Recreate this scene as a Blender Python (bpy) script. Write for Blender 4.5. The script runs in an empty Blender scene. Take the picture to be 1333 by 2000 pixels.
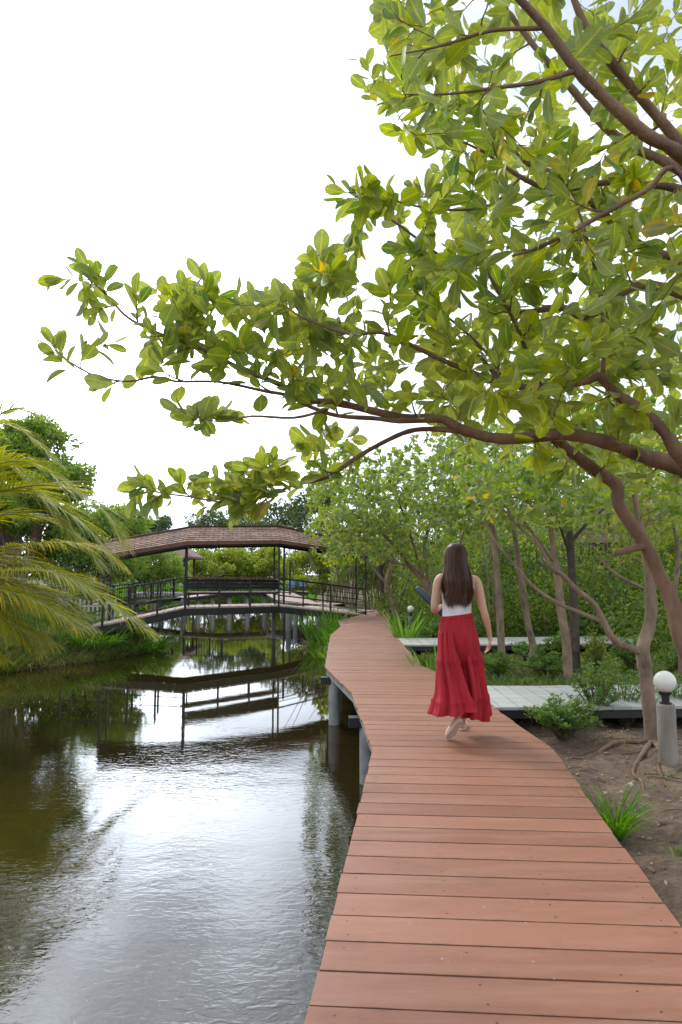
import bpy, math, random
import numpy as np
from mathutils import Vector
random.seed(7); RNG = np.random.default_rng(7)
S = bpy.context.scene
COL = S.collection
# ---------------------------------------------------------------- camera
FPX, PITCH, CH = 1333.0, math.atan(122/1333.0), 1.4
cam = bpy.data.cameras.new('camera'); camo = bpy.data.objects.new('camera', cam); COL.objects.link(camo)
cam.sensor_fit = 'VERTICAL'; cam.sensor_height = 36; cam.lens = 36*FPX/2000
cam.clip_start = .05; cam.clip_end = 3000
camo.location = (0, 0, CH); camo.rotation_euler = (math.pi/2+PITCH, 0, 0)
S.camera = camo
cam.dof.use_dof = False
# ---------------------------------------------------------------- sky and sun
SUN_EL, SUN_AZ = math.radians(42), math.radians(-30)     # azimuth from +Y towards +X
wd = bpy.data.worlds.new('World'); S.world = wd; wd.use_nodes = True
nt = wd.node_tree; nt.nodes.clear()
def N(nt, t, **k):
    n = nt.nodes.new(t)
    for a, b in k.items():
        if a == 'inp':
            for i, v in b.items(): n.inputs[i].default_value = v
        else: setattr(n, a, b)
    return n
out = N(nt, 'ShaderNodeOutputWorld'); bg = N(nt, 'ShaderNodeBackground', inp={'Strength': 1.0})
sky = N(nt, 'ShaderNodeTexSky', sky_type='NISHITA', sun_disc=False, sun_elevation=SUN_EL, sun_rotation=SUN_AZ)
sc = N(nt, 'ShaderNodeVectorMath', operation='SCALE', inp={'Scale': .13})
tc = N(nt, 'ShaderNodeTexCoord'); mp = N(nt, 'ShaderNodeMapping', inp={'Scale': (1, 1, 2.2)})
nz = N(nt, 'ShaderNodeTexNoise', inp={'Scale': 2.3, 'Detail': 6, 'Roughness': .55, 'Distortion': .4})
rp = N(nt, 'ShaderNodeValToRGB'); rp.color_ramp.elements[0].position = .40; rp.color_ramp.elements[1].position = .60
rp.color_ramp.elements[0].color = (.42, .42, .42, 1); rp.color_ramp.elements[1].color = (1, 1, 1, 1)
sep = N(nt, 'ShaderNodeSeparateXYZ')
mr = N(nt, 'ShaderNodeMapRange', inp={'From Min': .16, 'From Max': .46, 'To Min': 1, 'To Max': 0})
mx = N(nt, 'ShaderNodeMath', operation='MAXIMUM')
cl = N(nt, 'ShaderNodeMix', data_type='RGBA'); cl.inputs['B'].default_value = (1.48, 1.6, 1.78, 1)
L = nt.links.new
L(sky.outputs[0], sc.inputs[0]); L(tc.outputs['Generated'], mp.inputs[0]); L(mp.outputs[0], nz.inputs['Vector'])
L(nz.outputs['Fac'], rp.inputs[0]); L(tc.outputs['Generated'], sep.inputs[0]); L(sep.outputs['Z'], mr.inputs['Value'])
L(rp.outputs[0], mx.inputs[0]); L(mr.outputs[0], mx.inputs[1]); L(mx.outputs[0], cl.inputs['Factor'])
L(sc.outputs[0], cl.inputs['A'])
# bright glow of the sun through the cloud layer
dt = N(nt, 'ShaderNodeVectorMath', operation='DOT_PRODUCT'); L(tc.outputs['Generated'], dt.inputs[0])
dt.inputs[1].default_value = (math.sin(SUN_AZ+.16)*math.cos(SUN_EL-.40), math.cos(SUN_AZ+.16)*math.cos(SUN_EL-.40), math.sin(SUN_EL-.40))
d0 = N(nt, 'ShaderNodeMath', operation='MAXIMUM', inp={1: 0.}); L(dt.outputs['Value'], d0.inputs[0])
d1 = N(nt, 'ShaderNodeMath', operation='POWER', inp={1: 20.}); L(d0.outputs[0], d1.inputs[0])
r3 = N(nt, 'ShaderNodeMapRange', inp={'From Min': .42, 'From Max': .6, 'To Min': .6, 'To Max': 3.7}); L(nz.outputs['Fac'], r3.inputs['Value'])
d2 = N(nt, 'ShaderNodeMath', operation='MULTIPLY_ADD', inp={2: 1.}); L(d1.outputs[0], d2.inputs[0]); L(r3.outputs[0], d2.inputs[1])
gl = N(nt, 'ShaderNodeVectorMath', operation='SCALE'); L(cl.outputs['Result'], gl.inputs[0]); L(d2.outputs[0], gl.inputs['Scale'])
L(gl.outputs[0], bg.inputs['Color']); L(bg.outputs[0], out.inputs[0])
sl = bpy.data.lights.new('sun', 'SUN'); sl.energy = 1.8; sl.angle = math.radians(12); sl.color = (1, .92, .80)
so = bpy.data.objects.new('sun', sl); COL.objects.link(so)
sd = Vector((math.sin(SUN_AZ)*math.cos(SUN_EL), math.cos(SUN_AZ)*math.cos(SUN_EL), math.sin(SUN_EL)))
so.rotation_euler = sd.to_track_quat('Z', 'Y').to_euler(); so.location = sd*50
S.view_settings.view_transform = 'Standard'; S.view_settings.look = 'None'; S.view_settings.gamma = 1
S.view_settings.exposure = -.05
S.render.engine = 'CYCLES'
try:
    S.cycles.use_denoising = True; S.cycles.max_bounces = 8; S.cycles.transparent_max_bounces = 6
    S.cycles.caustics_reflective = False; S.cycles.caustics_refractive = False
except Exception: pass
# ---------------------------------------------------------------- pixel -> world
cp, sp = math.cos(PITCH), math.sin(PITCH)
def ray(px, py):
    u = (px-666.5)/FPX; v = (1000-py)/FPX
    return np.array([u, cp-v*sp, sp+v*cp])
def P(px, py, Y):
    d = ray(px, py); return np.array([0, 0, CH])+d*(Y/d[1])
def G(px, py, z=0.):
    d = ray(px, py); return np.array([0, 0, CH])+d*((z-CH)/d[2])
def lerp(a, b, t): return a+(b-a)*t
# ---------------------------------------------------------------- mesh helpers
def raw_mesh(name, V, F, mats, mi=None, attr=None, smooth=True):
    """V (n,3); F list of index arrays grouped: list of (m,k) int arrays"""
    me = bpy.data.meshes.new(name)
    V = np.asarray(V, np.float32)
    me.vertices.add(len(V)); me.vertices.foreach_set('co', V.ravel())
    li = np.concatenate([f.ravel() for f in F]).astype(np.int32)
    lt = np.concatenate([np.full(len(f), f.shape[1]) for f in F]).astype(np.int32)
    ls = np.concatenate([[0], np.cumsum(lt)[:-1]]).astype(np.int32)
    me.loops.add(len(li)); me.loops.foreach_set('vertex_index', li)
    me.polygons.add(len(lt)); me.polygons.foreach_set('loop_start', ls); me.polygons.foreach_set('loop_total', lt)
    if mi is not None: me.polygons.foreach_set('material_index', np.asarray(mi, np.int32))
    me.polygons.foreach_set('use_smooth', np.full(len(lt), smooth))
    for m in (mats if isinstance(mats, (list, tuple)) else [mats]): me.materials.append(m)
    if attr is not None:
        a = me.attributes.new('lp', 'FLOAT_VECTOR', 'POINT'); a.data.foreach_set('vector', np.asarray(attr, np.float32).ravel())
    me.update(calc_edges=True); me.validate()
    return me
def link(name, me, parent=None):
    o = bpy.data.objects.new(name, me); COL.objects.link(o)
    if parent is not None: o.parent = parent
    return o
def tag(o, label=None, cat=None, group=None, kind=None):
    if label: o['label'] = label
    if cat: o['category'] = cat
    if group: o['group'] = group
    if kind: o['kind'] = kind
    return o
def empty(name, label, cat, group=None):
    return tag(link(name, None), label, cat, group)
class MB:
    def __init__(s): s.V = []; s.F = {}; s.n = 0; s.A = []
    def add(s, V, F, mi=0, a=None):
        V = np.asarray(V, float).reshape(-1, 3)
        for f in F: s.F.setdefault(len(f), []).append((tuple(i+s.n for i in f), mi))
        s.V.append(V); s.A.append(np.tile(a, (len(V), 1)) if a is not None and np.ndim(a) == 1 else (a if a is not None else np.zeros((len(V), 3))))
        s.n += len(V)
    def box(s, c, size, rz=0, mi=0, a=None, ax=None):
        hx, hy, hz = [q/2 for q in size]
        v = np.array([[x, y, z] for x in (-hx, hx) for y in (-hy, hy) for z in (-hz, hz)])
        if ax is not None: R = np.array(ax).T; v = v@R.T
        elif rz: cs, sn = math.cos(rz), math.sin(rz); v = v@np.array([[cs, -sn, 0], [sn, cs, 0], [0, 0, 1]]).T
        s.add(v+np.array(c), [(0, 1, 3, 2), (4, 6, 7, 5), (0, 4, 5, 1), (2, 3, 7, 6), (0, 2, 6, 4), (1, 5, 7, 3)], mi, a)
    def beam(s, p, q, w, h, mi=0, a=None):
        p, q = np.array(p, float), np.array(q, float); d = q-p; L = np.linalg.norm(d); d /= L
        up = np.array([0, 0, 1.]) if abs(d[2]) < .95 else np.array([0, 1., 0])
        sd = np.cross(d, up); sd /= np.linalg.norm(sd); u = np.cross(sd, d)
        s.box((p+q)/2, (w, L, h), ax=[sd, d, u], mi=mi, a=a)
    def slab(s, quad, th, mi=0, a=None):
        q = np.array(quad, float); n = len(q); lo = q-np.array([0, 0, th])
        F = [tuple(range(n)), tuple(range(2*n-1, n-1, -1))]+[(i, n+i, n+(i+1) % n, (i+1) % n) for i in range(n)]
        s.add(np.vstack([q, lo]), F, mi, a)
    def tube(s, pts, r, sides=8, mi=0, cap=True, a=None, flat=None):
        pts = np.asarray(pts, float); n = len(pts); r = np.broadcast_to(np.asarray(r, float), (n,))
        T = np.gradient(pts, axis=0); T /= np.linalg.norm(T, axis=1)[:, None]+1e-9
        ref = np.array([0, 0, 1.]) if abs(T[0][2]) < .9 else np.array([1., 0, 0])
        A = np.cross(T[0], ref); A /= np.linalg.norm(A); V = []
        th = np.arange(sides)*2*math.pi/sides
        for i in range(n):
            A = A-T[i]*A.dot(T[i]); A /= np.linalg.norm(A)+1e-9; B = np.cross(T[i], A)
            V.append(pts[i]+r[i]*(np.cos(th)[:, None]*A+np.sin(th)[:, None]*B))
        F = [(i*sides+j, i*sides+(j+1) % sides, (i+1)*sides+(j+1) % sides, (i+1)*sides+j) for i in range(n-1) for j in range(sides)]
        if cap: F += [tuple(range(sides))[::-1], tuple((n-1)*sides+j for j in range(sides))]
        s.add(np.vstack(V), F, mi, a)
    def loft(s, rings, mi=0, cap=(True, True), a=None):
        m = len(rings[0]); n = len(rings)
        F = [(i*m+j, i*m+(j+1) % m, (i+1)*m+(j+1) % m, (i+1)*m+j) for i in range(n-1) for j in range(m)]
        if cap[0]: F.append(tuple(range(m))[::-1])
        if cap[1]: F.append(tuple((n-1)*m+j for j in range(m)))
        s.add(np.vstack(rings), F, mi, a)
    def mesh(s, name, mats, smooth=False):
        F = []; mi = []
        for k, l in s.F.items(): F.append(np.array([f for f, _ in l])); mi += [m for _, m in l]
        return raw_mesh(name, np.vstack(s.V), F, mats, mi, np.vstack(s.A), smooth)
    def obj(s, name, mats, parent=None, smooth=False): return link(name, s.mesh(name, mats, smooth), parent)
def smooth_path(pts, k=5):
    """Catmull-Rom through rows (any columns)"""
    p = np.asarray(pts, float); p = np.vstack([2*p[0]-p[1], p, 2*p[-1]-p[-2]]); o = []
    for i in range(1, len(p)-2):
        for t in np.linspace(0, 1, k, endpoint=False):
            a, b, c, d = p[i-1:i+3]
            o.append(.5*((2*b)+(c-a)*t+(2*a-5*b+4*c-d)*t*t+(3*b-a-3*c+d)*t**3))
    o.append(p[-2]); return np.array(o)
# ---------------------------------------------------------------- materials
def new_mat(name):
    m = bpy.data.materials.new(name); m.use_nodes = True; nt = m.node_tree; nt.nodes.clear()
    o = N(nt, 'ShaderNodeOutputMaterial'); b = N(nt, 'ShaderNodeBsdfPrincipled'); nt.links.new(b.outputs[0], o.inputs[0])
    return m, nt, b, o
def mat(name, c1, c2=None, scale=5, rough=.6, bump=0., bscale=None, stretch=(1, 1, 1), metal=0., spec=.5, detail=5):
    m, nt, b, o = new_mat(name); l = nt.links.new
    b.inputs['Roughness'].default_value = rough; b.inputs['Metallic'].default_value = metal; b.inputs['Specular IOR Level'].default_value = spec
    c2 = c2 or tuple(x*.75 for x in c1)
    t = N(nt, 'ShaderNodeTexCoord'); mp = N(nt, 'ShaderNodeMapping', inp={'Scale': stretch}); l(t.outputs['Object'], mp.inputs[0])
    n = N(nt, 'ShaderNodeTexNoise', inp={'Scale': scale, 'Detail': detail, 'Roughness': .6}); l(mp.outputs[0], n.inputs['Vector'])
    r = N(nt, 'ShaderNodeValToRGB'); r.color_ramp.elements[0].position = .32; r.color_ramp.elements[1].position = .68
    r.color_ramp.elements[0].color = (*c2, 1); r.color_ramp.elements[1].color = (*c1, 1)
    l(n.outputs['Fac'], r.inputs[0]); l(r.outputs[0], b.inputs['Base Color'])
    if bump:
        n2 = N(nt, 'ShaderNodeTexNoise', inp={'Scale': bscale or scale*3, 'Detail': 6, 'Roughness': .65}); l(mp.outputs[0], n2.inputs['Vector'])
        bp = N(nt, 'ShaderNodeBump', inp={'Strength': 1, 'Distance': bump}); l(n2.outputs['Fac'], bp.inputs['Height']); l(bp.outputs[0], b.inputs['Normal'])
    return m
def leaf_mat(name, dark, light, old=None, under=None, trans=.45, rough=.42, vein=False, oldpos=.93, tipold=False):
    """lp = (along the leaf, across, random per leaf)"""
    m, nt, b, o = new_mat(name); l = nt.links.new
    at = N(nt, 'ShaderNodeAttribute', attribute_name='lp'); sx = N(nt, 'ShaderNodeSeparateXYZ'); l(at.outputs['Vector'], sx.inputs[0])
    r = N(nt, 'ShaderNodeValToRGB'); e = r.color_ramp.elements
    e[0].position = 0; e[0].color = (*dark, 1); e[1].position = .75; e[1].color = (*light, 1)
    if old:
        x = e.new(oldpos); x.color = (*light, 1); x = e.new(min(1, oldpos+.05)); x.color = (*old, 1)
    if tipold:
        ma = N(nt, 'ShaderNodeMath', operation='MULTIPLY_ADD'); l(sx.outputs['X'], ma.inputs[0]); ma.inputs[1].default_value = .42; l(sx.outputs['Z'], ma.inputs[2])
        m2 = N(nt, 'ShaderNodeMath', operation='MULTIPLY'); l(ma.outputs[0], m2.inputs[0]); m2.inputs[1].default_value = .74; l(m2.outputs[0], r.inputs[0])
    else: l(sx.outputs['Z'], r.inputs[0])
    c = r.outputs[0]
    if under:
        g = N(nt, 'ShaderNodeNewGeometry'); mx = N(nt, 'ShaderNodeMix', data_type='RGBA'); l(g.outputs['Backfacing'], mx.inputs['Factor'])
        l(c, mx.inputs['A']); mu = N(nt, 'ShaderNodeMix', data_type='RGBA', inp={'Factor': .6}); l(c, mu.inputs['A']); mu.inputs['B'].default_value = (*under, 1)
        l(mu.outputs['Result'], mx.inputs['B']); c = mx.outputs['Result']
    if vein:
        ab = N(nt, 'ShaderNodeMath', operation='ABSOLUTE'); l(sx.outputs['Y'], ab.inputs[0])
        mid = N(nt, 'ShaderNodeMapRange', inp={'From Min': .02, 'From Max': .07, 'To Min': 1, 'To Max': 0}); l(ab.outputs[0], mid.inputs['Value'])
        s1 = N(nt, 'ShaderNodeMath', operation='MULTIPLY_ADD'); l(ab.outputs[0], s1.inputs[0]); s1.inputs[1].default_value = -.55; l(sx.outputs['X'], s1.inputs[2])
        s2 = N(nt, 'ShaderNodeMath', operation='MULTIPLY'); l(s1.outputs[0], s2.inputs[0]); s2.inputs[1].default_value = 62
        s3 = N(nt, 'ShaderNodeMath', operation='SINE'); l(s2.outputs[0], s3.inputs[0])
        s4 = N(nt, 'ShaderNodeMapRange', inp={'From Min': .72, 'From Max': 1, 'To Min': 0, 'To Max': .45}); l(s3.outputs[0], s4.inputs['Value'])
        s5 = N(nt, 'ShaderNodeMath', operation='MAXIMUM'); l(s4.outputs[0], s5.inputs[0]); l(mid.outputs[0], s5.inputs[1])
        mv = N(nt, 'ShaderNodeMix', data_type='RGBA'); s6 = N(nt, 'ShaderNodeMath', operation='MULTIPLY'); l(s5.outputs[0], s6.inputs[0]); s6.inputs[1].default_value = .5
        l(s6.outputs[0], mv.inputs['Factor']); l(c, mv.inputs['A']); mv.inputs['B'].default_value = (min(1, light[0]*1.9+.04), min(1, light[1]*1.5+.04), light[2]*1.6+.03, 1); c = mv.outputs['Result']
        bp = N(nt, 'ShaderNodeBump', inp={'Strength': .35, 'Distance': .002}); l(s5.outputs[0], bp.inputs['Height']); l(bp.outputs[0], b.inputs['Normal'])
    tcx = N(nt, 'ShaderNodeTexCoord'); nv = N(nt, 'ShaderNodeTexNoise', inp={'Scale': 14, 'Detail': 5, 'Roughness': .7}); l(tcx.outputs['Object'], nv.inputs['Vector'])
    nm = N(nt, 'ShaderNodeMapRange', inp={'From Min': .3, 'From Max': .7, 'To Min': .72, 'To Max': 1.22}); l(nv.outputs['Fac'], nm.inputs['Value'])
    nsc = N(nt, 'ShaderNodeVectorMath', operation='SCALE'); l(c, nsc.inputs[0]); l(nm.outputs[0], nsc.inputs['Scale']); c = nsc.outputs[0]
    l(c, b.inputs['Base Color']); b.inputs['Roughness'].default_value = rough; b.inputs['Specular IOR Level'].default_value = .45
    tr = N(nt, 'ShaderNodeBsdfTranslucent'); hs = N(nt, 'ShaderNodeVectorMath', operation='MULTIPLY'); l(c, hs.inputs[0]); hs.inputs[1].default_value = (2.7, 2.35, .6); l(hs.outputs[0], tr.inputs['Color'])
    ms = N(nt, 'ShaderNodeMixShader', inp={'Fac': trans}); l(b.outputs[0], ms.inputs[1]); l(tr.outputs[0], ms.inputs[2]); l(ms.outputs[0], o.inputs[0])
    return m
M = {}
M['bark'] = mat('cashew_bark', (.30, .185, .115), (.125, .08, .052), 7, .85, .022, 22, (1, 1, .35))
M['bark_pale'] = mat('pale_bark', (.36, .26, .17), (.14, .10, .065), 6, .88, .022, 22, (1, 1, .6))
M['bark_dark'] = mat('dark_bark', (.12, .09, .065), (.06, .045, .035), 12, .9, .014, 30)
M['twig'] = mat('twig_bark', (.15, .10, .07), (.09, .06, .045), 10, .8)
M['cashew'] = leaf_mat('cashew_leaf', (.045, .135, .040), (.225, .295, .024), (.40, .29, .025), (.19, .25, .18), .5, .4, True, .94)
M['leaf_mid'] = leaf_mat('grove_leaf', (.06, .15, .036), (.19, .28, .055), (.32, .26, .04), (.19, .25, .15), .42, .45, False, .95)
M['leaf_fine'] = leaf_mat('undergrowth_leaf', (.038, .095, .022), (.125, .195, .04), None, None, .42, .5)
M['leaf_yellow'] = leaf_mat('bright_leaf', (.09, .17, .025), (.24, .30, .05), None, None, .42, .5)
M['leaf_dark'] = leaf_mat('distant_leaf', (.045, .09, .045), (.09, .14, .07), None, None, .3, .6)
M['leaf_blue'] = leaf_mat('left_tree_leaf', (.085, .18, .05), (.21, .31, .08), None, None, .4, .5)
M['palm'] = leaf_mat('palm_leaflet', (.15, .21, .02), (.36, .37, .03), (.66, .44, .015), None, .45, .5, False, .82, True)
M['grass'] = leaf_mat('grass_blade', (.04, .15, .012), (.13, .27, .02), None, None, .45, .4)
M['iris'] = leaf_mat('broad_blade', (.07, .20, .05), (.15, .30, .06), None, None, .45, .4)
M['dry'] = leaf_mat('dry_grass', (.22, .18, .10), (.33, .29, .17), None, None, .3, .7)
M['black'] = mat('black_painted_steel', (.018, .018, .02), (.012, .012, .013), 6, .45, spec=.5)
M['beam'] = mat('dark_steel_beam', (.035, .033, .032), (.02, .018, .018), 5, .55)
M['concrete'] = mat('concrete_pile', (.36, .37, .37), (.22, .22, .21), 5, .85, .004, 40)
M['concrete_post'] = mat('lamp_post_concrete', (.34, .315, .28), (.19, .16, .125), 5, .85, .004, 45, (1, 1, .4))
M['pinkdeck'] = mat('weathered_pink_planks', (.50, .37, .32), (.38, .28, .24), 5, .7)
M['rust'] = mat('reddish_wood', (.22, .085, .05), (.12, .05, .035), 9, .6)
M['white'] = mat('pale_paint', (.62, .60, .56), (.45, .44, .41), 6, .6)
M['tilebrown'] = mat('brown_roof_tiles', (.20, .11, .085), (.13, .075, .06), 14, .7, .01, 30)
def plank_mat(name, c1, c2, stain, dirt=.5, alen=6):
    m, nt, b, o = new_mat(name); l = nt.links.new
    at = N(nt, 'ShaderNodeAttribute', attribute_name='lp'); sx = N(nt, 'ShaderNodeSeparateXYZ'); l(at.outputs['Vector'], sx.inputs[0])
    t = N(nt, 'ShaderNodeTexCoord')
    mp = N(nt, 'ShaderNodeMapping', inp={'Scale': (1.2, 9, 1), 'Rotation': (0, 0, -.07)}); l(t.outputs['Object'], mp.inputs[0])
    n1 = N(nt, 'ShaderNodeTexNoise', inp={'Scale': 2.2, 'Detail': 8, 'Roughness': .6}); l(mp.outputs[0], n1.inputs['Vector'])
    a = N(nt, 'ShaderNodeMath', operation='MULTIPLY_ADD', inp={1: .75, 2: -.1}); l(n1.outputs['Fac'], a.inputs[0])
    a2 = N(nt, 'ShaderNodeMath', operation='MULTIPLY_ADD', inp={1: .7}); l(sx.outputs['Z'], a2.inputs[0]); l(a.outputs[0], a2.inputs[2])
    r = N(nt, 'ShaderNodeValToRGB'); r.color_ramp.elements[0].position = .15; r.color_ramp.elements[1].position = .85
    r.color_ramp.elements[0].color = (*c2, 1); r.color_ramp.elements[1].color = (*c1, 1); l(a2.outputs[0], r.inputs[0])
    # stains
    n2 = N(nt, 'ShaderNodeTexNoise', inp={'Scale': 1.7, 'Detail': 9, 'Roughness': .72}); l(t.outputs['Object'], n2.inputs['Vector'])
    r2 = N(nt, 'ShaderNodeValToRGB'); r2.color_ramp.elements[0].position = .52; r2.color_ramp.elements[1].position = .74
    r2.color_ramp.elements[0].color = (0, 0, 0, 1); r2.color_ramp.elements[1].color = (dirt, dirt, dirt, 1); l(n2.outputs['Fac'], r2.inputs[0])
    mx = N(nt, 'ShaderNodeMix', data_type='RGBA'); l(r2.outputs[0], mx.inputs['Factor']); l(r.outputs[0], mx.inputs['A']); mx.inputs['B'].default_value = (*stain, 1)
    # grime along the plank edges
    eg = N(nt, 'ShaderNodeMath', operation='SUBTRACT', inp={1: .5}); l(sx.outputs['X'], eg.inputs[0]); ea = N(nt, 'ShaderNodeMath', operation='ABSOLUTE'); l(eg.outputs[0], ea.inputs[0])
    n7 = N(nt, 'ShaderNodeTexNoise', inp={'Scale': 6, 'Detail': 7, 'Roughness': .7}); l(t.outputs['Object'], n7.inputs['Vector'])
    ed = N(nt, 'ShaderNodeMath', operation='MULTIPLY_ADD', inp={1: .22}); l(n7.outputs['Fac'], ed.inputs[0]); l(ea.outputs[0], ed.inputs[2])
    ef = N(nt, 'ShaderNodeMapRange', inp={'From Min': .57, 'From Max': .635, 'To Min': 0, 'To Max': .5}); l(ed.outputs[0], ef.inputs['Value'])
    m7 = N(nt, 'ShaderNodeMix', data_type='RGBA'); l(ef.outputs[0], m7.inputs['Factor']); l(mx.outputs['Result'], m7.inputs['A']); m7.inputs['B'].default_value = (stain[0]*.5, stain[1]*.5, stain[2]*.5, 1); mx = m7
    # worn, faded areas
    n8 = N(nt, 'ShaderNodeTexNoise', inp={'Scale': .9, 'Detail': 8, 'Roughness': .65}); l(mp.outputs[0], n8.inputs['Vector'])
    r8 = N(nt, 'ShaderNodeMapRange', inp={'From Min': .48, 'From Max': .68, 'To Min': 0, 'To Max': .45}); l(n8.outputs['Fac'], r8.inputs['Value'])
    m8 = N(nt, 'ShaderNodeMix', data_type='RGBA'); l(r8.outputs[0], m8.inputs['Factor']); l(mx.outputs['Result'], m8.inputs['A']); m8.inputs['B'].default_value = (min(1, c1[0]*1.2), min(1, c1[1]*1.5), min(1, c1[2]*1.7), 1); mx = m8
    # pale scratches and specks
    n3 = N(nt, 'ShaderNodeTexNoise', inp={'Scale': 5, 'Detail': 3, 'Distortion': 2.5}); l(t.outputs['Object'], n3.inputs['Vector'])
    w = N(nt, 'ShaderNodeMapRange', inp={'From Min': .4965, 'From Max': .5, 'To Min': 0, 'To Max': .22}); l(n3.outputs['Fac'], w.inputs['Value'])
    w2 = N(nt, 'ShaderNodeMapRange', inp={'From Min': .5, 'From Max': .5035, 'To Min': 1, 'To Max': 0}); l(n3.outputs['Fac'], w2.inputs['Value'])
    n4 = N(nt, 'ShaderNodeTexNoise', inp={'Scale': 2.1, 'Detail': 2}); l(t.outputs['Object'], n4.inputs['Vector'])
    w3 = N(nt, 'ShaderNodeMapRange', inp={'From Min': .52, 'From Max': .62, 'To Min': 0, 'To Max': 1}); l(n4.outputs['Fac'], w3.inputs['Value'])
    k = N(nt, 'ShaderNodeMath', operation='MULTIPLY'); l(w.outputs[0], k.inputs[0]); l(w2.outputs[0], k.inputs[1])
    k2 = N(nt, 'ShaderNodeMath', operation='MULTIPLY'); l(k.outputs[0], k2.inputs[0]); l(w3.outputs[0], k2.inputs[1])
    vo = N(nt, 'ShaderNodeTexVoronoi', inp={'Scale': 9}); l(t.outputs['Object'], vo.inputs['Vector'])
    sp_ = N(nt, 'ShaderNodeMapRange', inp={'From Min': .03, 'From Max': .05, 'To Min': .55, 'To Max': 0}); l(vo.outputs['Distance'], sp_.inputs['Value'])
    k3 = N(nt, 'ShaderNodeMath', operation='MAXIMUM'); l(k2.outputs[0], k3.inputs[0]); l(sp_.outputs[0], k3.inputs[1])
    m3 = N(nt, 'ShaderNodeMix', data_type='RGBA'); l(k3.outputs[0], m3.inputs['Factor']); l(mx.outputs['Result'], m3.inputs['A']); m3.inputs['B'].default_value = (.6, .5, .44, 1)
    l(m3.outputs['Result'], b.inputs['Base Color']); b.inputs['Roughness'].default_value = .55; b.inputs['Specular IOR Level'].default_value = .4
    rr = N(nt, 'ShaderNodeMapRange', inp={'From Min': .35, 'From Max': .65, 'To Min': .42, 'To Max': .68}); l(n2.outputs['Fac'], rr.inputs['Value']); l(rr.outputs[0], b.inputs['Roughness'])
    n5 = N(nt, 'ShaderNodeTexNoise', inp={'Scale': 18, 'Detail': 6}); l(mp.outputs[0], n5.inputs['Vector'])
    bp = N(nt, 'ShaderNodeBump', inp={'Strength': .6, 'Distance': .002}); l(n5.outputs['Fac'], bp.inputs['Height']); l(bp.outputs[0], b.inputs['Normal'])
    return m
M['deck'] = plank_mat('red_brown_decking', (.335, .145, .085), (.24, .098, .056), (.17, .095, .06), .8)
M['pale_deck'] = plank_mat('pale_grey_decking', (.46, .45, .41), (.36, .355, .33), (.33, .33, .29), .6)
def shingle_mat():
    m, nt, b, o = new_mat('roof_shingles'); l = nt.links.new
    at = N(nt, 'ShaderNodeAttribute', attribute_name='lp')
    br = N(nt, 'ShaderNodeTexBrick', inp={'Color1': (.36, .225, .165, 1), 'Color2': (.26, .165, .125, 1), 'Mortar': (.09, .05, .045, 1), 'Scale': 1, 'Mortar Size': .014, 'Bias': 0, 'Brick Width': .34, 'Row Height': .15})
    l(at.outputs['Vector'], br.inputs['Vector'])
    n = N(nt, 'ShaderNodeTexNoise', inp={'Scale': 3, 'Detail': 6}); l(at.outputs['Vector'], n.inputs['Vector'])
    mx = N(nt, 'ShaderNodeMix', data_type='RGBA', blend_type='MULTIPLY', inp={'Factor': .6}); l(br.outputs['Color'], mx.inputs['A']); l(n.outputs['Color'], mx.inputs['B'])
    r = N(nt, 'ShaderNodeMapRange', inp={'From Min': .3, 'From Max': .7, 'To Min': .75, 'To Max': 1.45}); l(n.outputs['Fac'], r.inputs['Value'])
    sc = N(nt, 'ShaderNodeVectorMath', operation='SCALE'); l(br.outputs['Color'], sc.inputs[0]); l(r.outputs[0], sc.inputs['Scale'])
    l(sc.outputs[0], b.inputs['Base Color']); b.inputs['Roughness'].default_value = .85
    bp = N(nt, 'ShaderNodeBump', inp={'Strength': .8, 'Distance': .02}); l(br.outputs['Fac'], bp.inputs['Height']); bp.invert = True; l(bp.outputs[0], b.inputs['Normal'])
    return m
M['shingle'] = shingle_mat()
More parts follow.
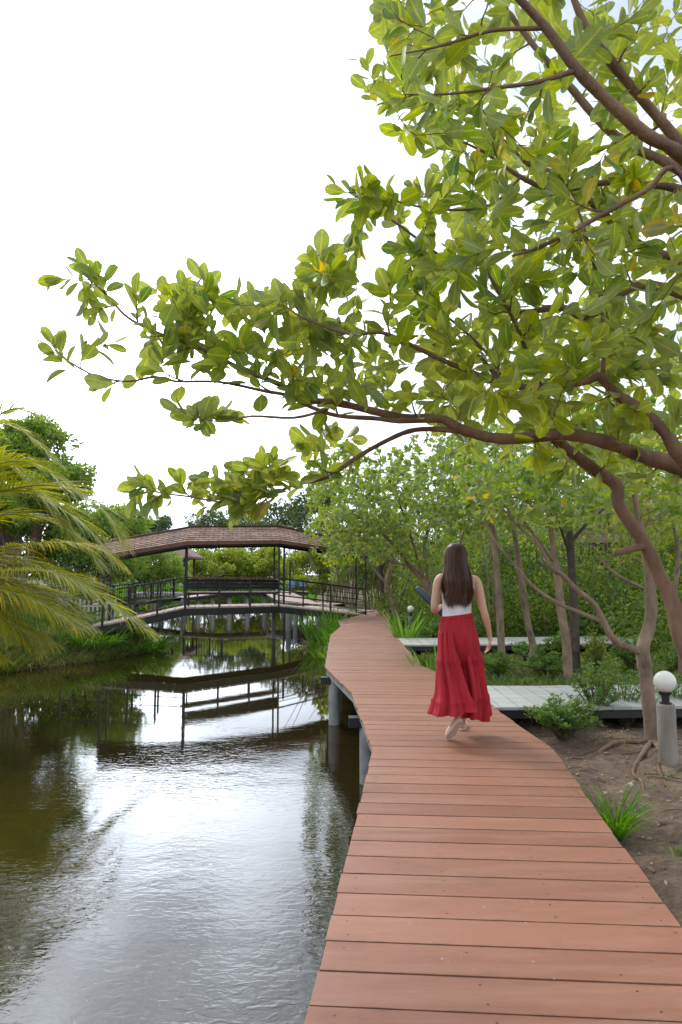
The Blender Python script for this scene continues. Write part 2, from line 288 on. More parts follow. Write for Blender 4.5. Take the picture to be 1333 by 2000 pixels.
def ground_mat():
    m, nt, b, o = new_mat('brown_soil'); l = nt.links.new
    t = N(nt, 'ShaderNodeTexCoord')
    n1 = N(nt, 'ShaderNodeTexNoise', inp={'Scale': 1.3, 'Detail': 10, 'Roughness': .7}); l(t.outputs['Object'], n1.inputs['Vector'])
    r = N(nt, 'ShaderNodeValToRGB'); e = r.color_ramp.elements; e[0].position = .34; e[0].color = (.09, .06, .042, 1); e[1].position = .66; e[1].color = (.32, .225, .155, 1)
    x = e.new(.5); x.color = (.20, .135, .09, 1); l(n1.outputs['Fac'], r.inputs[0])
    n2 = N(nt, 'ShaderNodeTexNoise', inp={'Scale': 16, 'Detail': 8, 'Roughness': .75}); l(t.outputs['Object'], n2.inputs['Vector'])
    mr = N(nt, 'ShaderNodeMapRange', inp={'From Min': .3, 'From Max': .7, 'To Min': .45, 'To Max': 1.4}); l(n2.outputs['Fac'], mr.inputs['Value'])
    sc = N(nt, 'ShaderNodeVectorMath', operation='SCALE'); l(r.outputs[0], sc.inputs[0]); l(mr.outputs[0], sc.inputs['Scale'])
    n3 = N(nt, 'ShaderNodeTexNoise', inp={'Scale': .35, 'Detail': 4}); l(t.outputs['Object'], n3.inputs['Vector'])
    # grassy tint far from the path
    sx = N(nt, 'ShaderNodeSeparateXYZ'); l(t.outputs['Object'], sx.inputs[0])
    gy = N(nt, 'ShaderNodeMapRange', inp={'From Min': 7.5, 'From Max': 11, 'To Min': 0, 'To Max': .75}); l(sx.outputs['Y'], gy.inputs['Value'])
    mx = N(nt, 'ShaderNodeMix', data_type='RGBA'); gm = N(nt, 'ShaderNodeMath', operation='MULTIPLY'); l(gy.outputs[0], gm.inputs[0]); l(n2.outputs['Fac'], gm.inputs[1])
    l(gm.outputs[0], mx.inputs['Factor']); l(sc.outputs[0], mx.inputs['A']); mx.inputs['B'].default_value = (.05, .10, .02, 1)
    l(mx.outputs['Result'], b.inputs['Base Color']); b.inputs['Roughness'].default_value = .95
    v = N(nt, 'ShaderNodeTexVoronoi', inp={'Scale': 26}); l(t.outputs['Object'], v.inputs['Vector'])
    ad = N(nt, 'ShaderNodeMath', operation='MULTIPLY_ADD', inp={1: .35}); l(v.outputs['Distance'], ad.inputs[0]); l(n2.outputs['Fac'], ad.inputs[2])
    bp = N(nt, 'ShaderNodeBump', inp={'Strength': 1, 'Distance': .035}); l(ad.outputs[0], bp.inputs['Height']); l(bp.outputs[0], b.inputs['Normal'])
    return m
M['ground'] = ground_mat()
def water_mat():
    m, nt, b, o = new_mat('murky_water'); l = nt.links.new
    t = N(nt, 'ShaderNodeTexCoord')
    n0 = N(nt, 'ShaderNodeTexNoise', inp={'Scale': .5, 'Detail': 3}); l(t.outputs['Object'], n0.inputs['Vector'])
    r = N(nt, 'ShaderNodeValToRGB'); r.color_ramp.elements[0].color = (.022, .016, .005, 1); r.color_ramp.elements[1].color = (.032, .025, .008, 1); l(n0.outputs['Fac'], r.inputs[0])
    l(r.outputs[0], b.inputs['Base Color']); b.inputs['Roughness'].default_value = .015; b.inputs['IOR'].default_value = 1.5; b.inputs['Specular IOR Level'].default_value = .5
    mp = N(nt, 'ShaderNodeMapping', inp={'Scale': (1, 1.9, 1), 'Rotation': (0, 0, .3)}); l(t.outputs['Object'], mp.inputs[0])
    n1 = N(nt, 'ShaderNodeTexNoise', inp={'Scale': 10, 'Detail': 2.5, 'Roughness': .5, 'Distortion': .7}); l(mp.outputs[0], n1.inputs['Vector'])
    n2 = N(nt, 'ShaderNodeTexNoise', inp={'Scale': 1.5, 'Detail': 1}); l(mp.outputs[0], n2.inputs['Vector'])
    # calmer patches
    pm = N(nt, 'ShaderNodeMapRange', inp={'From Min': .38, 'From Max': .62, 'To Min': .25, 'To Max': 1}); l(n0.outputs['Fac'], pm.inputs['Value'])
    sx = N(nt, 'ShaderNodeSeparateXYZ'); l(t.outputs['Object'], sx.inputs[0])
    dy = N(nt, 'ShaderNodeMapRange', inp={'From Min': 3, 'From Max': 11, 'To Min': 1, 'To Max': .045}); l(sx.outputs['Y'], dy.inputs['Value'])
    a = N(nt, 'ShaderNodeMath', operation='MULTIPLY_ADD', inp={1: 2.2}); l(n2.outputs['Fac'], a.inputs[0]); l(n1.outputs['Fac'], a.inputs[2])
    k = N(nt, 'ShaderNodeMath', operation='MULTIPLY'); l(pm.outputs[0], k.inputs[0]); l(dy.outputs[0], k.inputs[1])
    bp = N(nt, 'ShaderNodeBump', inp={'Distance': .0045}); l(k.outputs[0], bp.inputs['Strength']); l(a.outputs[0], bp.inputs['Height']); l(bp.outputs[0], b.inputs['Normal'])
    return m
M['water'] = water_mat()
# ---------------------------------------------------------------- terrain and water
WZ = -.78
WP = np.array([(.7, -40), (.75, 6), (.7, 12), (.1, 16), (-.75, 18.5), (-1.0, 21.5), (-.6, 26), (-1.2, 33), (-1.5, 46), (-3, 56), (-14, 58), (-22, 54), (-24, 46), (-14, 32), (-8.2, 26), (-5.9, 22.6), (-5.2, 20.3), (-6.0, 17.7), (-7.1, 16), (-8.3, 14), (-9, 9), (-9.5, -40)])
def water_sd(x, y):
    """>0 outside the water"""
    x = np.asarray(x, float); y = np.asarray(y, float); d = np.full(x.shape, 1e9); ins = np.zeros(x.shape, bool); n = len(WP)
    for i in range(n):
        a, b = WP[i], WP[(i+1) % n]; ex, ey = b-a
        t = np.clip(((x-a[0])*ex+(y-a[1])*ey)/(ex*ex+ey*ey), 0, 1)
        d = np.minimum(d, np.hypot(x-a[0]-t*ex, y-a[1]-t*ey))
        c = ((a[1] > y) != (b[1] > y)) & (x < (b[0]-a[0])*(y-a[1])/(b[1]-a[1]+1e-12)+a[0]); ins ^= c
    return np.where(ins, -d, d)
def gh(x, y):
    x = np.asarray(x, float); y = np.asarray(y, float); d = water_sd(x, y)
    land = np.where(x > -2, -.24+.0*y, -.25)+np.clip((y-30)/60, 0, 1)*.3
    land = land+.05*np.sin(x*1.7+1)*np.sin(y*1.3)+.03*np.sin(x*4.1+y*2.2)+.015*np.sin(x*9.3-y*7.1)+.012*np.sin(x*17+y*13)
    t = np.clip(d/1.1, 0, 1); t = t*t*(3-2*t)
    up = WZ-.02+(land-WZ+.02)*t
    return np.where(d > 0, up, WZ-.02+np.maximum(d*.5, -.7))
def build_terrain():
    def axis(lo, hi, near0, near1, fine, coarse):
        a = list(np.arange(near0, near1, fine)); x = near0; st = fine
        while x > lo: st = min(st*1.18, coarse); x -= st; a.insert(0, x)
        x = a[-1]; st = fine
        while x < hi: st = min(st*1.18, coarse); x += st; a.append(x)
        return np.array(a)
    xs = axis(-700, 700, -9, 7, .09, 60); ys = axis(-60, 1400, -1, 26, .10, 60)
    X, Y = np.meshgrid(xs, ys); Z = gh(X, Y); nx, ny = len(xs), len(ys)
    i = np.arange(nx*ny).reshape(ny, nx)
    F = np.stack([i[:-1, :-1], i[:-1, 1:], i[1:, 1:], i[1:, :-1]], -1).reshape(-1, 4)
    link('ground', raw_mesh('ground', np.stack([X, Y, Z], -1).reshape(-1, 3), [F], M['ground']))['kind'] = 'structure'
    w = np.array([(-60, -50, WZ), (20, -50, WZ), (20, 75, WZ), (-60, 75, WZ)])
    link('water', raw_mesh('water', w, [np.array([[0, 1, 2, 3]])], M['water'], smooth=False))['kind'] = 'structure'
build_terrain()
# ---------------------------------------------------------------- decks
def plank_deck(left, right, ang, pitch, th, gap, mi_lift=.0012, z=0., screws=None, seed=1):
    """planks at angle ang clipped between two polylines (world XY), monotone across the planks"""
    rg = random.Random(seed); e = np.array([math.cos(ang), math.sin(ang)]); n = np.array([-e[1], e[0]])
    Lu = np.array([(p[:2]@e, p[:2]@n) for p in left]); Ru = np.array([(p[:2]@e, p[:2]@n) for p in right])
    v0 = max(Lu[:, 1].min(), Ru[:, 1].min()); v1 = min(Lu[:, 1].max(), Ru[:, 1].max())
    mb = MB(); sb = MB(); v = v0
    while v < v1-.02:
        a, b = v+gap/2, min(v+pitch-gap/2, v1)
        if b-a > .01:
            vs = sorted({a, b} | {k for k in list(Lu[:, 1])+list(Ru[:, 1]) if a < k < b})
            dz = z+rg.uniform(-1, 1)*mi_lift; tint = rg.random(); jl, jr = rg.uniform(-.006, .006), rg.uniform(-.006, .006)
            lp = [(np.interp(q, Lu[:, 1], Lu[:, 0])+jl, q) for q in vs]; rp_ = [(np.interp(q, Ru[:, 1], Ru[:, 0])+jr, q) for q in vs]
            c = .004; loop = rp_+lp[::-1]
            pts = np.array([np.append(e*u+n*w, dz) for u, w in loop])
            vv_ = np.array([(np.interp(0, [0], [0])+(w-a)/(b-a), 0, tint) for u, w in loop]); mb.slab(pts, th, a=np.vstack([vv_, vv_]))
            if screws and (a-v0) < screws:
                for fr in (.03, .33, .66, .97):
                    for vv in (.22, .78):
                        if rg.random() < .75:
                            w = lerp(a, b, vv); ul, ur = np.interp(w, Lu[:, 1], Lu[:, 0]), np.interp(w, Ru[:, 1], Ru[:, 0])
                            u = lerp(ul+.03, ur-.03, fr)+rg.uniform(-.01, .01); q = e*u+n*w
                            th_ = np.arange(6)*math.pi/3
                            ring = [np.array([q[0]+r*math.cos(t), q[1]+r*math.sin(t), dz+.0006]) for r in (.0045,) for t in th_]
                            sb.add(ring, [(0, 1, 2, 3, 4, 5)])
        v += pitch
    return mb, sb
def px(pts, z=0.): return [G(a, b, z) for a, b in pts]
DL = [np.array([-.47, -1.2, 0]), *px([(597, 2000), (728, 1465), (692, 1367), (685.5, 1352), (635, 1303), (640, 1270), (645.5, 1241), (666, 1223), (660, 1212), (714, 1199), (728, 1189)])]
DR = [np.array([2.1, -1.2, 0]), np.array([1.86, 1.8, 0]), *px([(1333, 1810), (1141.5, 1550), (1096, 1483), (1078.5, 1461), (984, 1396), (959, 1373), (854, 1313), (822.6, 1300), (800.5, 1273), (781.6, 1251), (769, 1241), (761, 1211), (769, 1191)])]
bw = empty('boardwalk', 'winding red-brown plank boardwalk along the edge of the water', 'boardwalk')
mb, sb = plank_deck(DL, DR, -.07, .2, .025, .010, screws=9)
dk = mb.obj('decking', M['deck'], bw); sb.obj('screw_heads', M['black'], dk)['kind'] = 'stuff'
tr = MB()
def edge_trim(poly, inward, mbx, w=.02, h=.09, dz=-.028):
    for a, b in zip(poly[:-1], poly[1:]):
        d = np.array(b-a); L = np.hypot(d[0], d[1])
        if L < .03: continue
        nn = np.array([d[1], -d[0], 0])/L*inward
        mbx.beam(a+nn*.035+[0, 0, dz-h/2], b+nn*.035+[0, 0, dz-h/2], w, h)
edge_trim(DL, 1, tr); edge_trim(DR, -1, tr)
tr.obj('edge_beam', M['concrete'], bw)
# white edge line of the deck boards, joists and piles
for y in np.arange(.4, 27, 1.25):
    l = np.interp(y, [p[1] for p in DL], [p[0] for p in DL]); r = np.interp(y, [p[1] for p in DR], [p[0] for p in DR])
    js = MB(); js.beam((l+.1, y, -.17), (r-.1, y, -.17), .07, .1); js.obj('joist', M['beam'], bw)
def pile(x, y, top, r, parent, ybot=None, name='pile', m='concrete'):
    q = MB(); zb = min(float(gh(x, y)), WZ)-.3; zs = [zb, zb+.25, WZ+.1, top-.2, top]
    q.tube([(x, y, z) for z in zs], r, 20); o = q.obj(name, M[m], parent, True); return o
for (a, b, r) in ((647, 1322, .085), (709, 1400, .085)):
    p = G(a, b, -.1); pile(p[0]+.05, p[1], -.12, r, bw)
    c = MB(); c.box((p[0]+.02, p[1], -.15), (.34, .14, .1)); c.obj('pile_bracket', M['black'], bw)
for (x, y) in ((.35, 3.1), (1.3, 3.1), (.9, 7.2), (.75, 10), (-.05, 13.2), (.75, 14), (.1, 16.5), (.9, 18), (.7, 21), (1.3, 24)): pile(x, y, -.12, .08, bw)
# pale side paths
def pale_path(label, name, pL, pR, z, ang, seed, beamh=.09):
    o = empty(name, label, 'footpath')
    mb, _ = plank_deck(pL, pR, ang, .2, .03, .006, z=z, seed=seed); d = mb.obj('decking', M['pale_deck'], o)
    for poly, s in ((pL, 1), (pR, -1)):
        t = MB()
        for a, b in zip(poly[:-1], poly[1:]):
            dd = (b-a)[:2]; nn = np.array([dd[1], -dd[0], 0])/np.hypot(*dd)*s
            t.beam(a+nn*.05+[0, 0, z-.032-beamh/2], b+nn*.05+[0, 0, z-.032-beamh/2], .05, beamh)
        t.obj('side_beam', M['beam'], o)
    return o
def band(x0, x1, ya, yb, dy): return ([np.array([x0, yb, 0]), np.array([x0+1, yb, 0]), np.array([x1, yb+dy, 0])], [np.array([x0, ya, 0]), np.array([x0+1, ya, 0]), np.array([x1, ya+dy, 0])])
pale_path('pale grey plank path meeting the red boardwalk right beside the woman', 'footpath', *band(1.5, 7.5, 7.42, 8.84, .3), -.008, -math.pi/2, 5)
pale_path('narrow pale plank path farther back among the tree trunks', 'footpath', *band(1.25, 6.4, 13.9, 15.4, .5), -.008, -math.pi/2, 6)
# ---------------------------------------------------------------- covered bridge
def railing(mb, a, b, h, n_rails, mi=0, t=.022, first=.12, top=.04):
    a, b = np.array(a, float), np.array(b, float)
    for k in range(n_rails):
        z = first+(h-first)*k/(n_rails-1); w = top if k == n_rails-1 else t
        mb.beam(a+[0, 0, z], b+[0, 0, z], w, w, mi)
OFF = np.array([-.3, 1.45, 0])
A = np.array([.86, 24.0, -.0]); B = P(545, 1182, 22.3); C = P(362, 1186, 20.0); D = np.array([-5.85, 18.9, .17]); E = np.array([-7.3, 18.1, -.1])
FR = [A, B, C, D, E]
br = empty('covered_bridge', 'arched footbridge with brown shingle roof and black railings over the water', 'bridge')
dkb = MB(); bm = MB()
for a, b in zip(FR[:-1], FR[1:]):
    L_ = np.linalg.norm(b-a); n = int(L_/.3)
    for i in range(n):
        p, q = lerp(a, b, i/n), lerp(a, b, (i+1)/n-.02/L_)
        dkb.slab([p, q, q+OFF, p+OFF], .045, a=np.array([0, 0, RNG.random()]))
    for o_ in (OFF*0+[0, .04, 0], OFF-[0, .04, 0]):
        bm.beam(a+o_+[0, 0, -.15], b+o_+[0, 0, -.15], .07, .2)
dkb.obj('bridge_deck', M['pinkdeck'], br); bm.obj('bridge_beam', M['beam'], br)
RH = .88
def post(parent, p, h, w=.05, name='post', m='black'):
    q = MB(); q.box(np.array(p)+[0, 0, h/2-.05], (w, w, h+.1)); q.obj(name, M[m], parent)
# railings right section
def rail_run(pts, n, name='railing'):
    q = MB()
    for a, b in zip(pts[:-1], pts[1:]): railing(q, a, b, RH, n)
    q.obj(name, M['black'], br)
rail_run([A, B], 5); rail_run([A+OFF, B+OFF], 5); rail_run([C, D, E], 4)
for t in (.005, .49, .58): post(br, lerp(A, B, 1-t) if t > .3 else B, RH)
for t in (.33, .66): post(br, lerp(B, C, t), RH)
for t in (.5, .97): post(br, lerp(C, D, t), RH); post(br, lerp(C, D, t)+OFF, RH)
post(br, E, RH); post(br, E+OFF, RH)
for t in (.33, .66): post(br, lerp(A, B, t)+OFF, RH)
# tall roof posts
ROOF_F = []
def eave(px_, py_, Y): return P(px_, py_, Y)
EV = [P(715, 1081, 23.6), P(548, 1056, 22.0), P(365, 1058, 19.7), P(205, 1084, 17.9)]
for e in EV: e[1] -= .0
RG_ = [P(718, 1064, 24.7), P(541, 1028, 23.0), P(375, 1029, 20.75), P(203, 1060, 19.0)]
for f, top in ((A, EV[0]), (B, EV[1]), (C, EV[2]), (lerp(D, E, .4), lerp(EV[2], EV[3], .97))):
    post(br, f, top[2]-f[2]+.06, .055, 'roof_post'); post(br, f+OFF, top[2]-f[2]+.06, .055, 'roof_post')
rf = MB(); un = 0.
for i in range(3):
    e0, e1, r0, r1 = EV[i], EV[i+1], RG_[i], RG_[i+1]
    L_ = np.linalg.norm(e1-e0)
    for side in (0, 1):
        E0, E1 = (e0, e1) if side == 0 else (2*r0-e0, 2*r1-e1)
        E0, E1 = E0.copy(), E1.copy()
        if side: E0[2], E1[2] = e0[2], e1[2]
        sl_ = np.linalg.norm(r0-e0); rows = 8
        for k in range(rows):                       # overlapping shingle courses
            t0, t1 = k/rows, (k+1)/rows+.03
            q = [lerp(E0, r0, t0), lerp(E1, r1, t0), lerp(E1, r1, t1), lerp(E0, r0, t1)]
            up = np.array([0, 0, .018]); qq = [q[0]+up, q[1]+up, q[2], q[3]]
            n0 = rf.n; rf.slab(qq, .012, 0)
            uv = np.array([[un, t0*sl_, 0], [un+L_, t0*sl_, 0], [un+L_, t1*sl_, 0], [un, t1*sl_, 0]]*2); rf.A[-1] = uv
        q = [E0, E1, r1, r0]; rf.slab([p-[0, 0, .02] for p in q], .03, 1)
    un += L_
roof = rf.obj('roof', [M['shingle'], M['beam']], br)
fb = MB(); cap = MB()
for i in range(3):
    for s_ in (0, 1):
        E0, E1 = EV[i].copy(), EV[i+1].copy()
        if s_: z0, z1 = E0[2], E1[2]; E0, E1 = 2*RG_[i]-E0, 2*RG_[i+1]-E1; E0[2], E1[2] = z0, z1
        fb.beam(E0-[0, 0, .045], E1-[0, 0, .045], .04, .10)
    cap.beam(RG_[i]+[0, 0, .02], RG_[i+1]+[0, 0, .02], .16, .03)
fb.obj('eave_board', M['rust'], roof); cap.obj('ridge_cap', M['shingle'], roof)
fr = MB()
for i in range(3):
    a, b = EV[i]-[0, 0, .10], EV[i+1]-[0, 0, .10]
    fr.beam(a+[0, .12, 0], b+[0, .12, 0], .05, .08); fr.beam(a+OFF+[0, .1, 0], b+OFF+[0, .1, 0], .05, .08)
for i in range(4): fr.beam(EV[i]-[0, -.12, .10], EV[i]+OFF-[0, -.1, .10], .05, .07)
fr.obj('roof_frame', M['black'], br)
# bench built against the front railing: backrest towards us
bn = empty('bridge_bench', 'long bench on the crest of the bridge with dark slatted backrest seen from behind', 'bench')
IN = np.array([-.06, .3, 0])
q = MB(); q.beam(B+[0, .03, .86], C+[0, .03, .86], .16, .05); q.obj('top_board', M['rust'], bn)
for z in (.60, .70, .80):
    q = MB(); q.beam(B+[0, .05, z-.03], C+[0, .05, z-.03], .03, .094); q.obj('backrest_slat', M['black'], bn)
q = MB(); q.beam(B+IN+[0, 0, .43], C+IN+[0, 0, .43], .42, .035); q.obj('seat', M['pinkdeck'], bn)
q = MB(); q.beam(B+[0, .1, .39], C+[0, .1, .39], .04, .06); q.beam(B+IN*1.6+[0, 0, .39], C+IN*1.6+[0, 0, .39], .04, .06); q.obj('seat_frame', M['black'], bn)
for t in (.03, .33, .66, .97):
    q = MB(); p = lerp(B, C, t)+IN*1.5; q.beam(p, p+[0, 0, .4], .04, .04); q.obj('leg', M['black'], bn)
# bridge piers
for (x, y) in ((-2.3, 23.5), (.1, 24.4)): pile(x, y, np.interp(x, [-4.57, -2.03, .86], [.24, .22, -.2]), .07, br, name='pier')
# ---------------------------------------------------------------- far walkways
fw = empty('rear_walkway', 'low pink-grey plank walkway on piles behind the bridge, turning in a zigzag', 'walkway')

def slabs(parent, C_, w, name='walkway_deck', m='pinkdeck'):
    q = MB(); e = {-1: MB(), 1: MB()}
    for a, b in zip(C_[:-1], C_[1:]):
        a, b = np.array(a, float), np.array(b, float); d = (b-a)[:2]; L_ = np.hypot(*d); n_ = np.array([-d[1], d[0], 0])/L_*w/2; k = max(1, int(L_/.25))
        for i in range(k):
            p, r = lerp(a, b, i/k), lerp(a, b, (i+1)/k-.02/L_); q.slab([p-n_, r-n_, r+n_, p+n_], .04, a=np.array([0, 0, RNG.random()]))
        for s_ in (-1, 1): e[s_].beam(a+n_*s_*.96+[0, 0, -.11], b+n_*s_*.96+[0, 0, -.11], .05, .13)
    q.obj(name, M[m], parent); [e[k_].obj('side_beam', M['beam'], parent) for k_ in e]
slabs(fw, [(.95, 26.4, -.01), (-.3, 28.2, .0), (-1.2, 30, .05)], 1.5); slabs(fw, [(-.1, 31.5, .06), (-1.9, 32.2, .08), (-2.6, 34.8, .2), (-3.4, 38, .38)], 1.6)
for (x, y) in ((-2.05, 26.9), (-1.95, 29.6), (-1.9, 33), (-.9, 28.3), (-2.9, 34.5), (-3.6, 36.5)): pile(x, y, -.02, .10, fw)
for (x, y, h) in ((-2.62, 31.5, 2.6), (-2.75, 37, 2.0)): post(fw, (x, y, .05), h, .09)
q = MB(); railing(q, (-2.62, 31.5, .1), (-3.9, 38, .38), .9, 4); q.obj('railing', M['black'], fw)
lw = empty('left_walkway', 'raised walkway with dense black baluster railing behind the left end of the bridge', 'walkway')
LW = [np.array(p, float) for p in ((-4.2, 38.3, .42), (-6.6, 37, .42), (-8.4, 36, .21), (-12.2, 37, -.15), (-16, 36, -.2))]
slabs(lw, LW, 1.5)
for t in range(9):
    k = t/8*3; i = int(min(k, 2)); p = lerp(LW[i], LW[i+1], k-i); pile(p[0], p[1]-.4, p[2]-.12, .13, lw, m='white' if t < 5 else 'concrete')
rr = MB(); bl0 = None
for a, b in zip(LW[:-1], LW[1:]):
    d = (b-a)[:2]; L_ = np.hypot(*d); n_ = np.array([-d[1], d[0], 0])/L_*.72; n_ = n_ if n_[1] < 0 else -n_
    for s_ in (1,):
        rr.beam(a+n_*s_+[0, 0, .92], b+n_*s_+[0, 0, .92], .07, .05); rr.beam(a+n_*s_+[0, 0, .1], b+n_*s_+[0, 0, .1], .04, .04)
        if a[0] > -5: continue
        for i in range(int(L_/.14)): 
            p = lerp(a, b, (i+.5)/int(L_/.14))+n_*s_
            if bl0 is None: bl = MB(); bl.box((0, 0, .5), (.028, .028, .84)); bl0 = bl.obj('baluster', M['black'], lw); k_ = bl0
            else: k_ = bl0.copy(); COL.objects.link(k_)
            k_.location = p
        for i in range(4): p = lerp(a, b, i/3)+n_*s_; rr.beam(p, p+[0, 0, .95], .08, .08)
rr.obj('railing', M['black'], lw)
# pale picket gate at left bank
pg = empty('picket_fence', 'short pale picket fence on the left bank behind the palm fronds', 'fence')
q = MB(); q.beam((-9.0, 22.3, .38), (-7.2, 22.0, .38), .03, .05); q.beam((-9.0, 22.3, -.1), (-7.2, 22.0, -.1), .03, .05); q.obj('rail', M['white'], pg)
for i in range(13):
    q = MB(); p = lerp(np.array([-9.0, 22.25, .14]), np.array([-7.2, 21.95, .14]), i/12); q.box(p, (.05, .025, .86 if i % 4 else .95)); q.obj('picket', M['white'], pg)
# blue covered chairs far behind
for i, (x, l_) in enumerate(((-2.85, 'left one of two small blue-cushioned chairs on the far walkway'), (-2.25, 'right one of two small blue-cushioned chairs on the far walkway'))):
    if i == 0:
        ch = empty('blue_chair', l_, 'chair', 'blue chairs on the far walkway'); M['blue'] = mat('blue_fabric', (.10, .20, .50), (.25, .35, .6), 3, .8)
        q = MB(); q.box((0, 0, .42), (.5, .5, .12)); q.box((0, .22, .7), (.5, .1, .45)); c1 = q.obj('cushion', M['blue'], ch)
        for sx_ in (-.2, .2):
            for sy_ in (-.2, .2): q = MB(); q.box((sx_, sy_, .18), (.04, .04, .36)); q.obj('leg', M['rust'], ch)
        ch0 = ch
    else:
        ch = ch0.copy(); COL.objects.link(ch); ch['label'] = l_
        for c_ in list(ch0.children): k = c_.copy(); COL.objects.link(k); k.parent = ch
    ch.location = (x, 39.5, .46); ch.scale = (.75, .75, .62)
slabs(fw, [(-1.9, 39.5, .44), (-4.2, 39.4, .44)], 2.0)
# ---------------------------------------------------------------- buildings
M['shade_glass'] = mat('dark_window_glass', (.03, .04, .05), (.02, .025, .03), 3, .15)
M['plaster'] = mat('grey_plaster', (.42, .40, .37), (.34, .32, .30), 3, .8)
M['wood_dark'] = mat('dark_eave_wood', (.09, .055, .04), (.06, .035, .028), 8, .6)
def hip_house(name, label, x, y, z0, w, d, hw, hr, over, rz=0, roofm='tilebrown', windows=True):
    o = empty(name, label, 'house'); o.location = (x, y, z0); o.rotation_euler = (0, 0, rz)
    q = MB(); q.box((0, 0, hw/2), (w, d, hw)); q.obj('wall', M['plaster'], o)
    W_, D_ = w/2+over, d/2+over; r = max(.2, (w-d)/2); z = hw-.05
    v = [(-W_, -D_, z), (W_, -D_, z), (W_, D_, z), (-W_, D_, z), (-r, 0, z+hr), (r, 0, z+hr)]
    v2 = [(a, b, c-.12) for a, b, c in v]
    F = [(0, 1, 5, 4), (1, 2, 5), (2, 3, 4, 5), (3, 0, 4)]
    q = MB(); q.add(v+v2, F+[tuple(i+6 for i in f[::-1]) for f in F]+[(0, 6, 7, 1), (1, 7, 8, 2), (2, 8, 9, 3), (3, 9, 6, 0)]); ro = q.obj('roof', M[roofm], o)
    q = MB()
    for a, b in ((0, 1), (1, 2), (2, 3), (3, 0)): q.beam(np.array(v[a])-[0, 0, .1], np.array(v[b])-[0, 0, .1], .05, .2)
    q.obj('fascia', M['wood_dark'], ro)
    if windows:
        for sx_ in (-.28, .28):
            for yy in (-1, 1):
                q = MB(); q.box((sx_*w, yy*(d/2+.02), hw*.6), (.9, .08, 1.1)); f = q.obj('window', M['wood_dark'], o)
                q = MB(); q.box((sx_*w, yy*(d/2+.07), hw*.6), (.76, .03, .96)); q.obj('pane', M['shade_glass'], f)
    return o
hip_house('house', 'tall grey house with overhanging brown roof behind the trees on the left bank', -16.2, 27, -.3, 5.2, 5, 4.35, 2.0, 2.7, .12)
# small open pavilion
pv = empty('pavilion', 'small open pavilion with brown hipped roof seen under the bridge roof', 'pavilion'); pv.location = (-13.4, 52, -.2)
q = MB(); v = [(-2.6, -2.2, 2.9), (2.6, -2.2, 2.9), (2.6, 2.2, 2.9), (-2.6, 2.2, 2.9), (-.6, 0, 4.3), (.6, 0, 4.3)]; v2 = [(a, b, c-.15) for a, b, c in v]
F = [(0, 1, 5, 4), (1, 2, 5), (2, 3, 4, 5), (3, 0, 4)]; q.add(v+v2, F+[tuple(i+6 for i in f[::-1]) for f in F]+[(0, 6, 7, 1), (1, 7, 8, 2), (2, 8, 9, 3), (3, 9, 6, 0)]); q.obj('roof', M['tilebrown'], pv)
for a in (-1.9, 1.9):
    for b in (-1.6, 1.6): q = MB(); q.box((a, b, 1.45), (.16, .16, 2.9)); q.obj('post', M['wood_dark'], pv)
q = MB(); q.box((0, 0, .12), (4.6, 4, .24)); q.obj('floor_slab', M['concrete'], pv)
hip_house('bungalow', 'bungalow with weathered pinkish tile roof half hidden by the trees on the right', 11.2, 24, -.2, 9, 6, 2.6, 1.9, .9, -.1)
# ---------------------------------------------------------------- globe lamps
M['globe'] = mat('opal_globe', (.80, .80, .72), (.74, .74, .66), 3, .3)
def globe_lamp(label, x, y, zg, s=1., h=.62):
    o = empty('globe_lamp', label, 'lamp', 'white globe lamps beside the boardwalk'); o.location = (x, y, zg)
    q = MB(); q.tube([(0, 0, -.15), (0, 0, .02), (0, 0, h-.02), (0, 0, h)], [.078, .080, .078, .073], 28); q.obj('post', M['concrete_post'], o, True)
    q = MB(); q.tube([(0, 0, h), (0, 0, h+.012), (0, 0, h+.014), (0, 0, h+.09)], [.05, .05, .032, .036], 20); q.tube([(0, 0, h+.08), (0, 0, h+.1)], [.05, .055], 20)
    q.obj('lamp_holder', M['black'], o)
    q = MB(); c = h+.19; R_ = .095
    q.loft([np.array([(R_*math.sin(f)*math.cos(t), R_*math.sin(f)*math.sin(t), c-R_*math.cos(f)) for t in np.linspace(0, 2*math.pi, 32, endpoint=False)]) for f in np.linspace(.12, math.pi-.01, 20)])
    q.obj('globe', M['globe'], o, True); return o
gp = P(1305, 1475, 6.15); globe_lamp('white globe lamp on a round concrete post, standing on bare soil at the right edge', gp[0], gp[1], float(gh(gp[0], gp[1])), h=1.4-206*gp[1]/1333-.185-float(gh(gp[0], gp[1])))
gp = P(803, 1230, 18.6); globe_lamp('small distant white globe lamp rising behind the leafy clump left of the woman', gp[0], gp[1], gp[2]-.1, h=.46)
